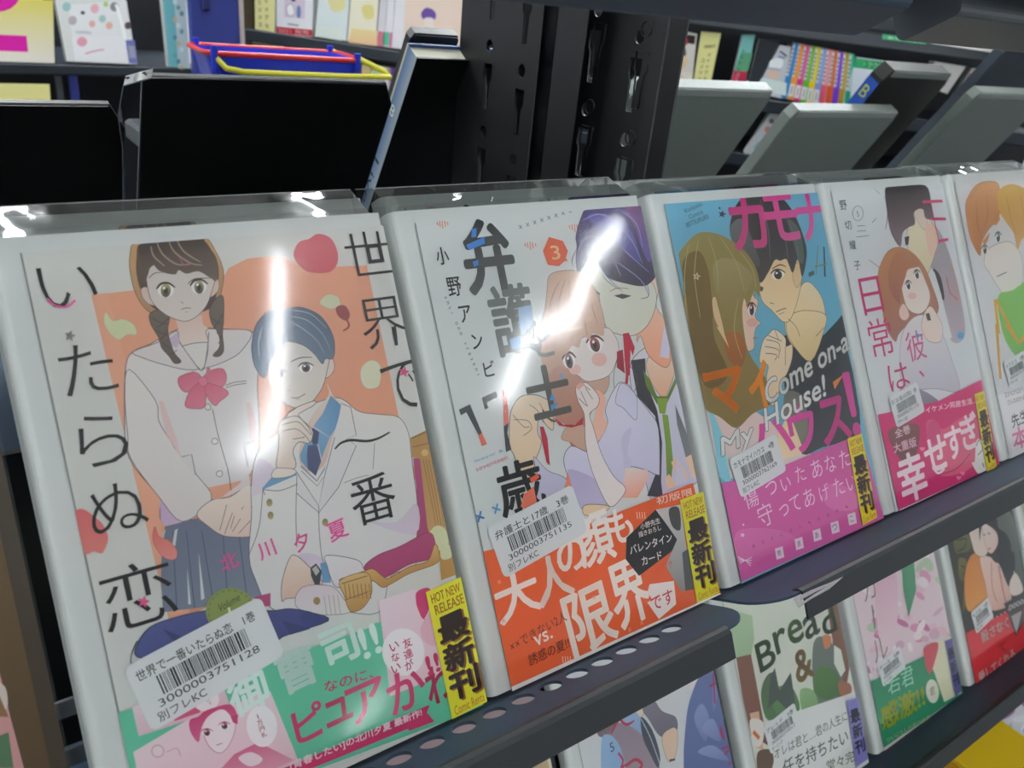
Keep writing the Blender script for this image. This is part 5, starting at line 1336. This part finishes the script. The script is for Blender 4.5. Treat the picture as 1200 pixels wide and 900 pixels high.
for n, (a, b, c, lab) in enumerate(((372, 408, 'dfe8e8', 'pale mint comic face-out, first on the bright middle of the side shelf'), (410, 442, 'f2ecd4', 'cream comic with orange foot next to the pale mint one'),
        (444, 452, 'd9d4da', 'lilac spine right of the cream comic with orange foot'), (453, 461, 'e6e4ea', 'white spine with a green foot on the bright side shelf'), (462, 474, 'ebe8ec', 'wide white spine before the pink comic of the side shelf'))):
    def art(A, n=n, a=a, b=b):
        pale(n)(A)
        if n == 2: A.P(PX(f'{a-1},36 {b-1},38 {b-2},55 {a-3},53'), 'd0788c')
        if n == 3: A.P(PX(f'{a-4},37 {b-5},38 {b-5},54 {a-5},53'), '4ab890'); A.P(PX(f'{b-4},38 {b-1},38 {b-2},55 {b-5},55'), 'd86a9c')
    flatslab('comic_book', Mr2, [(a + 3, -20), (b + 3, -18), (b - 2, 36.5 + (b - 330) * 0.147), (a - 3, 36.5 + (a - 330) * 0.147)], c, 0.03, label=lab, cat='comic book', art=art)
flatslab('comic_book', Mr2, [(476, -10), (545, 0), (545, 66), (472, 57)], 'f0d8c8', 0.03, label='pink comic with a purple-haired bust above the blue comic spine', cat='comic book', art=pale(5))
# comics of the shelf below, over the basket
for i, (u, c, lab) in enumerate(((426, 'dcc08c', 'tan'), (438, 'c8d49c', 'pale green'), (449, 'e2dcd4', 'ivory'), (458, '7a3c9c', 'violet'))):
    flatslab('comic_book', Mr2, [(u - 2, 76 + i), (u + 9, 77 + i), (u + 8, 110), (u - 3, 108)], c, 0.03, label=f'{lab} comic top behind the yellow basket handle', cat='comic book')
# right part
def mono(A):
    A.P(PX('785,38 815,42 814,52 784,48'), '2c2420'); A.P(PX('797,43 806,45 805,53 796,51'), 'c8202c'); A.S(PX('788,56 796,50 803,56 803,68 795,72 787,68'), '3a3638'); A.S(PX('784,65 794,66 805,66 804,76 795,82 785,78'), 'e6cc9c', 'd8b890')
    A.P(PX('782,82 812,85 811,95 781,93'), 'e6dcd0'); A.B('comics', (786, 90), (800, 91), 3, 'a08a4a')
flatslab('comic_book', Mr2, [(784, 33), (817, 40), (811, 96), (780, 93)], 'd8d2cc', 0.03, label='comic with a black-haired face and red emblem right of the punched upright', cat='comic book', art=mono)
flatslab('genre_sign', Mr2, [(822, 37), (845, 39), (832, 101), (812, 98)], 'e8e49c', 0.025, label='leaning cream sign with katakana columns near the green and crimson comic spine', cat='sign', m=M_CASE, pname='print',
         art=lambda A: (media(A, (831, 64, 1.2, 7), (823.5, 71, 1.2, 7), 4), A.B('特集新刊', (825, 57), (838, 56), 4, '6a4a30', 0.01)))
def gs(A):
    A.P(PX('868,62 882,62 876,85 860,84'), '5a9c78'); A.P(PX('860,83 876,84 871,106 855,104'), 'c02c50')
    for i in range(4): A.T('春', (871 - i * 2, 60 + i * 7), 4, '2c6a50')
    for i in range(3): A.T('Z', (865 - i * 2, 88 + i * 6), 4, 'f0dce0', 0.02)
flatslab('comic_book', Mr2, [(870, 41), (885, 41), (871, 108), (855, 106)], '7fc0bc', 0.025, label='thick teal, green and crimson comic spine on the side shelf', cat='comic book', art=gs)
flatslab('comic_book', Mr2, [(890, 45), (914, 48), (884, 112), (874, 106)], '2c3138', 0.02, label='dark glossy comic between crimson spine and the nurse-white comic', cat='comic book')
def nurse(A):
    A.S(PX('902,72 910,68 918,71 915,80 903,80'), 'f0f4f8'); A.S(PX('900,80 914,81 910,92 900,90'), 'e2c4b4'); A.L(PX('899,80 915,82'), 1.5, '8ab8dc'); A.P(PX('893,91 922,97 921,112 884,106'), 'dcebe8'); A.L(PX('914,60 922,66'), 2, '3a3a44'); A.L(PX('912,66 920,68'), 2, '6a86b4')
flatslab('comic_book', Mr2, [(914, 53), (927, 55), (916, 116), (884, 107)], 'c9cdd4', 0.03, label='white comic with a capped head on its cover, left of the rainbow spines', cat='comic book', art=nurse)
cols = ['2f86c8', 'f09a3c', 'e4609c', '76c43c', 'e2d838', '8fa8e0', 'ee9aa0', 'e07840', '8a50d8', 'c0a840', '30b890']
lows = ['2f86c8', 'f0a030', 'e03c8c', '5cb82c', 'f0c41c', '8a9ce0', 'e85c78', 'e05c2c', '7a3ccc', 'b09030', '20a880']
nm = ['blue', 'orange', 'pink', 'lime green', 'yellow', 'pale blue', 'salmon', 'rust orange', 'violet', 'ochre', 'emerald']
for i in range(11):
    ut, vt = 930 + i * 6.55, 50 + i * 1.25
    ub, vb = 915 + i * 7.3, 114 + i * 1.9
    def art(A, i=i, ut=ut, vt=vt, ub=ub, vb=vb):
        def m(a, b): return (ut + (ub - ut) * b + 6.2 * a, vt + (vb - vt) * b + a)
        A.P([m(0, 0.62), m(1, 0.62), m(1, 1), m(0, 1)], lows[i])
        A.P([m(0.02, 0.03), m(0.42, 0.03), m(0.42, 0.60), m(0.02, 0.60)], 'e6e2e6')
        for k in range(7): A.P([m(0.08, 0.1 + k * .07), m(0.36, 0.1 + k * .07), m(0.36, 0.135 + k * .07), m(0.08, 0.135 + k * .07)], '5a5a6a')
        if 0 < i < 6:
            A.P([m(0.0, 0.72), m(0.95, 0.72), m(0.95, 0.95), m(0.0, 0.95)], 'eceaea'); A.P([m(0.4, 0.76), m(0.6, 0.76), m(0.6, 0.9), m(0.4, 0.9)], '9a9a9e')
    flatslab('comic_book', Mr2, [(ut, vt), (ut + 6.2, vt + 1.1), (ub + 6.9, vb + 1.8), (ub, vb)], cols[i], 0.08, label=f'{nm[i]} spine in the rainbow row of comics on the side shelf', cat='comic book', art=art, group='rainbow row of comic spines', pname='spine')
def gp(A):
    A.P(PX('1003,68 1045,74 1041,84 1000,79'), '30a868'); A.B('トラウマ', (1011, 78), (1034, 81), 6, 'd8f0dc', 0.02); A.S(PX('1012,95 1022,88 1026,104 1014,112'), 'b8c8e0'); A.P(PX('1003,108 1008,106 1007,118 1001,119'), '4a4c7c'); A.P(PX('985,123 1024,127 1023,132 983,128'), 'b0e0c4')
flatslab('comic_book', Mr2, [(1004, 67), (1046, 73), (1028, 134), (983, 128)], 'dfe8f2', 0.03, label='white comic with a green title strip face-out behind the blue B spine', cat='comic book', art=gp)
flatslab('price_card', MR, [(1035, 40), (1086, 47), (1085, 52), (1034, 46)], '48b880', 0.003, label='green shelf strip card under the grey beam', cat='price card', art=lambda A: A.B('新刊 入荷中', (1040, 46), (1082, 51), 4, 'dcf4e4', 0.02), z=0.0115, pname='print')
flatslab('price_card', MR, [(1093, 45), (1175, 54), (1172, 63), (1092, 51)], 'f4eeee', 0.003, label='white shelf strip card at the upper right', cat='price card', z=0.0115, pname='print')
flatslab('comic_book', Mr2, [(1140, 80), (1170, 84), (1120, 150), (1102, 146)], 'c8304c', 0.03, label='crimson comic behind the dark sleeve at the right', cat='comic book', art=lambda A: (A.P(PX('1140,80 1170,84 1168,90 1136,86'), 'dcd8d0'), A.P(PX('1128,110 1140,104 1128,130 1114,134'), 'e8a8c4')))
flatslab('comic_book', Mr2, [(1095, 72), (1132, 78), (1110, 110), (1085, 100)], 'dcd8d4', 0.03, label='off-white comic top over the blue B comic sleeve', cat='comic book')
flatslab('comic_book', Mr2, [(905, 128), (925, 131), (890, 190), (868, 186)], 'c8ccd0', 0.03, label='pale comic glimpsed between the two grey cases', cat='comic book', art=lambda A: (A.E(900, 152, 4, 4, 'd88a6c'), A.E(904, 142, 3, 3, '6a6068'), A.P(PX('888,166 896,166 890,176 882,174'), '7fb4cc')))

# ================================================================ SHOPPING BASKET
# stands on a low table across the aisle
MBK = Matrix.Translation((0.138, 0.60, BASE + 0.094)) @ Matrix.Rotation(radians(-4), 4, 'Z')
bk = empty('shopping_basket', MBK, 'blue plastic shopping basket with red rim and yellow handles behind the shade-black case', 'basket')
bw, bd, bh = 0.068, 0.036, 0.068
def ringpts(s, z, r=0.012): 
    p = rrect(-bw * s, bw * s, -bd * s, bd * s, r, 4)
    return [(x, y, z) for x, y in p]
def wall(z0, s0, z1, s1, name, m, th=0.0015):
    a, b = ringpts(s0, z0), ringpts(s1, z1); n = len(a)
    vs = a + b + [(x * 0.975, y * 0.965, z) for x, y, z in b] + [(x * 0.975, y * 0.965, z) for x, y, z in a]
    fs = []
    for r in range(4):
        for i in range(n):
            j = (i + 1) % n; q = (r + 1) % 4
            fs.append((r * n + i, r * n + j, q * n + j, q * n + i))
    return link(name, mesh(name, vs, fs, m), bk)
wall(0.0, 0.80, 0.022, 0.85, 'lower_wall', M_BASKET)
wall(0.046, 0.92, bh, 1.0, 'upper_wall', M_BASKET)
wall(0.032, 0.873, 0.042, 0.895, 'middle_band', M_BASKET)
box('basket_floor', (-bw * .79, bw * .79, -bd * .79, bd * .79, 0.0, 0.003), M_BASKET, bk, r=0.01)
parts = []
for i in range(11):
    for sy in (-1, 1):
        x = -bw * 0.8 + i * bw * 0.16
        k0, k1 = 0.80, 0.94
        parts.append(tube([(x * k0 / .87, sy * bd * 0.845, 0.02), (x * k1 / .87, sy * bd * 0.935, 0.064)], 0.0014, 6))
for i in range(5):
    for sx in (-1, 1):
        y = -bd * 0.7 + i * bd * 0.35
        parts.append(tube([(sx * bw * 0.845, y * .95, 0.02), (sx * bw * 0.935, y * 1.05, 0.064)], 0.0014, 6))
vs, fs = join(parts); tag(link('wall_slats', mesh('wall_slats', vs, fs, M_BASKET), bk))
vs, fs = tube(ringpts(1.03, bh), 0.0022, 8, True); link('rim', mesh('rim', vs, fs, M_RED), bk)
for sy, rise in ((-1, -0.012), (1, 0.012)):
    hp = [(-bw * .90, sy * bd * 1.05, bh - 0.004), (-bw * .80, sy * bd * 1.16, bh - 0.011), (-bw * .6, sy * bd * 1.22, bh - 0.013), (0, sy * bd * 1.24, bh - 0.013), (bw * .75, sy * bd * 1.22, bh - 0.013), (bw * 1.36, sy * bd * 1.2, bh - 0.012), (bw * 1.30, sy * bd * 1.1, bh - 0.008), (bw * .92, sy * bd * 1.02, bh + 0.002)]
    vs, fs = tube([tuple(p) for p in hp], 0.0024, 8)
    link('handle', mesh('handle', vs, fs, M_YH), bk)
for sx in (-1, 1):
    for sy in (-1, 1):
        vs, fs = tube([(sx * bw * .92, sy * bd * 1.02, bh - 0.012), (sx * bw * .92, sy * bd * 1.02, bh + 0.006)], 0.0032, 8)
        link('handle_pivot', mesh('handle_pivot', vs, fs, M_BASKET), bk)
tb_ = empty('side_table', Matrix.Translation((0.138, 0.60, 0)), 'dark table carrying the blue shopping basket', 'table')
box('table_top', (-0.12, 0.12, -0.07, 0.07, BASE + 0.074, BASE + 0.0935), M_SHELF, tb_, bev=0.003)
for sx in (-1, 1):
    for sy in (-1, 1):
        box('leg', (sx * 0.1 - .01, sx * 0.1 + .01, sy * 0.055 - .01, sy * 0.055 + .01, 0, BASE + 0.0735), M_SHELF, tb_)

# dried tape on the lip of the second bay
Mt = frame((0, 0, BASE))
R2 = Matrix(((1, 0, 0, 0), (0, 0, 1, 0), (0, -1, 0, 0), (0, 0, 0, 1)))
Mtray = Mt @ R2     # local x along, local y = towards the shelf back, local z up out of the tray
q = [to_plane(Mtray, u, v, 0.0002) for u, v in PX('930,702 950,692 975,682 988,676 972,690 950,702 936,712')]
hole = [to_plane(Mtray, u, v, 0.0002) for u, v in PX('938,703 955,694 968,688 952,698 940,706')]
me = punched('tape_scrap', q, [hole], 0.0002, M_TAPE)
link('tape_scrap', me, rack, RI @ Mtray @ Matrix.Translation((0, 0, 0.0003)))
bpy.context.view_layer.update()
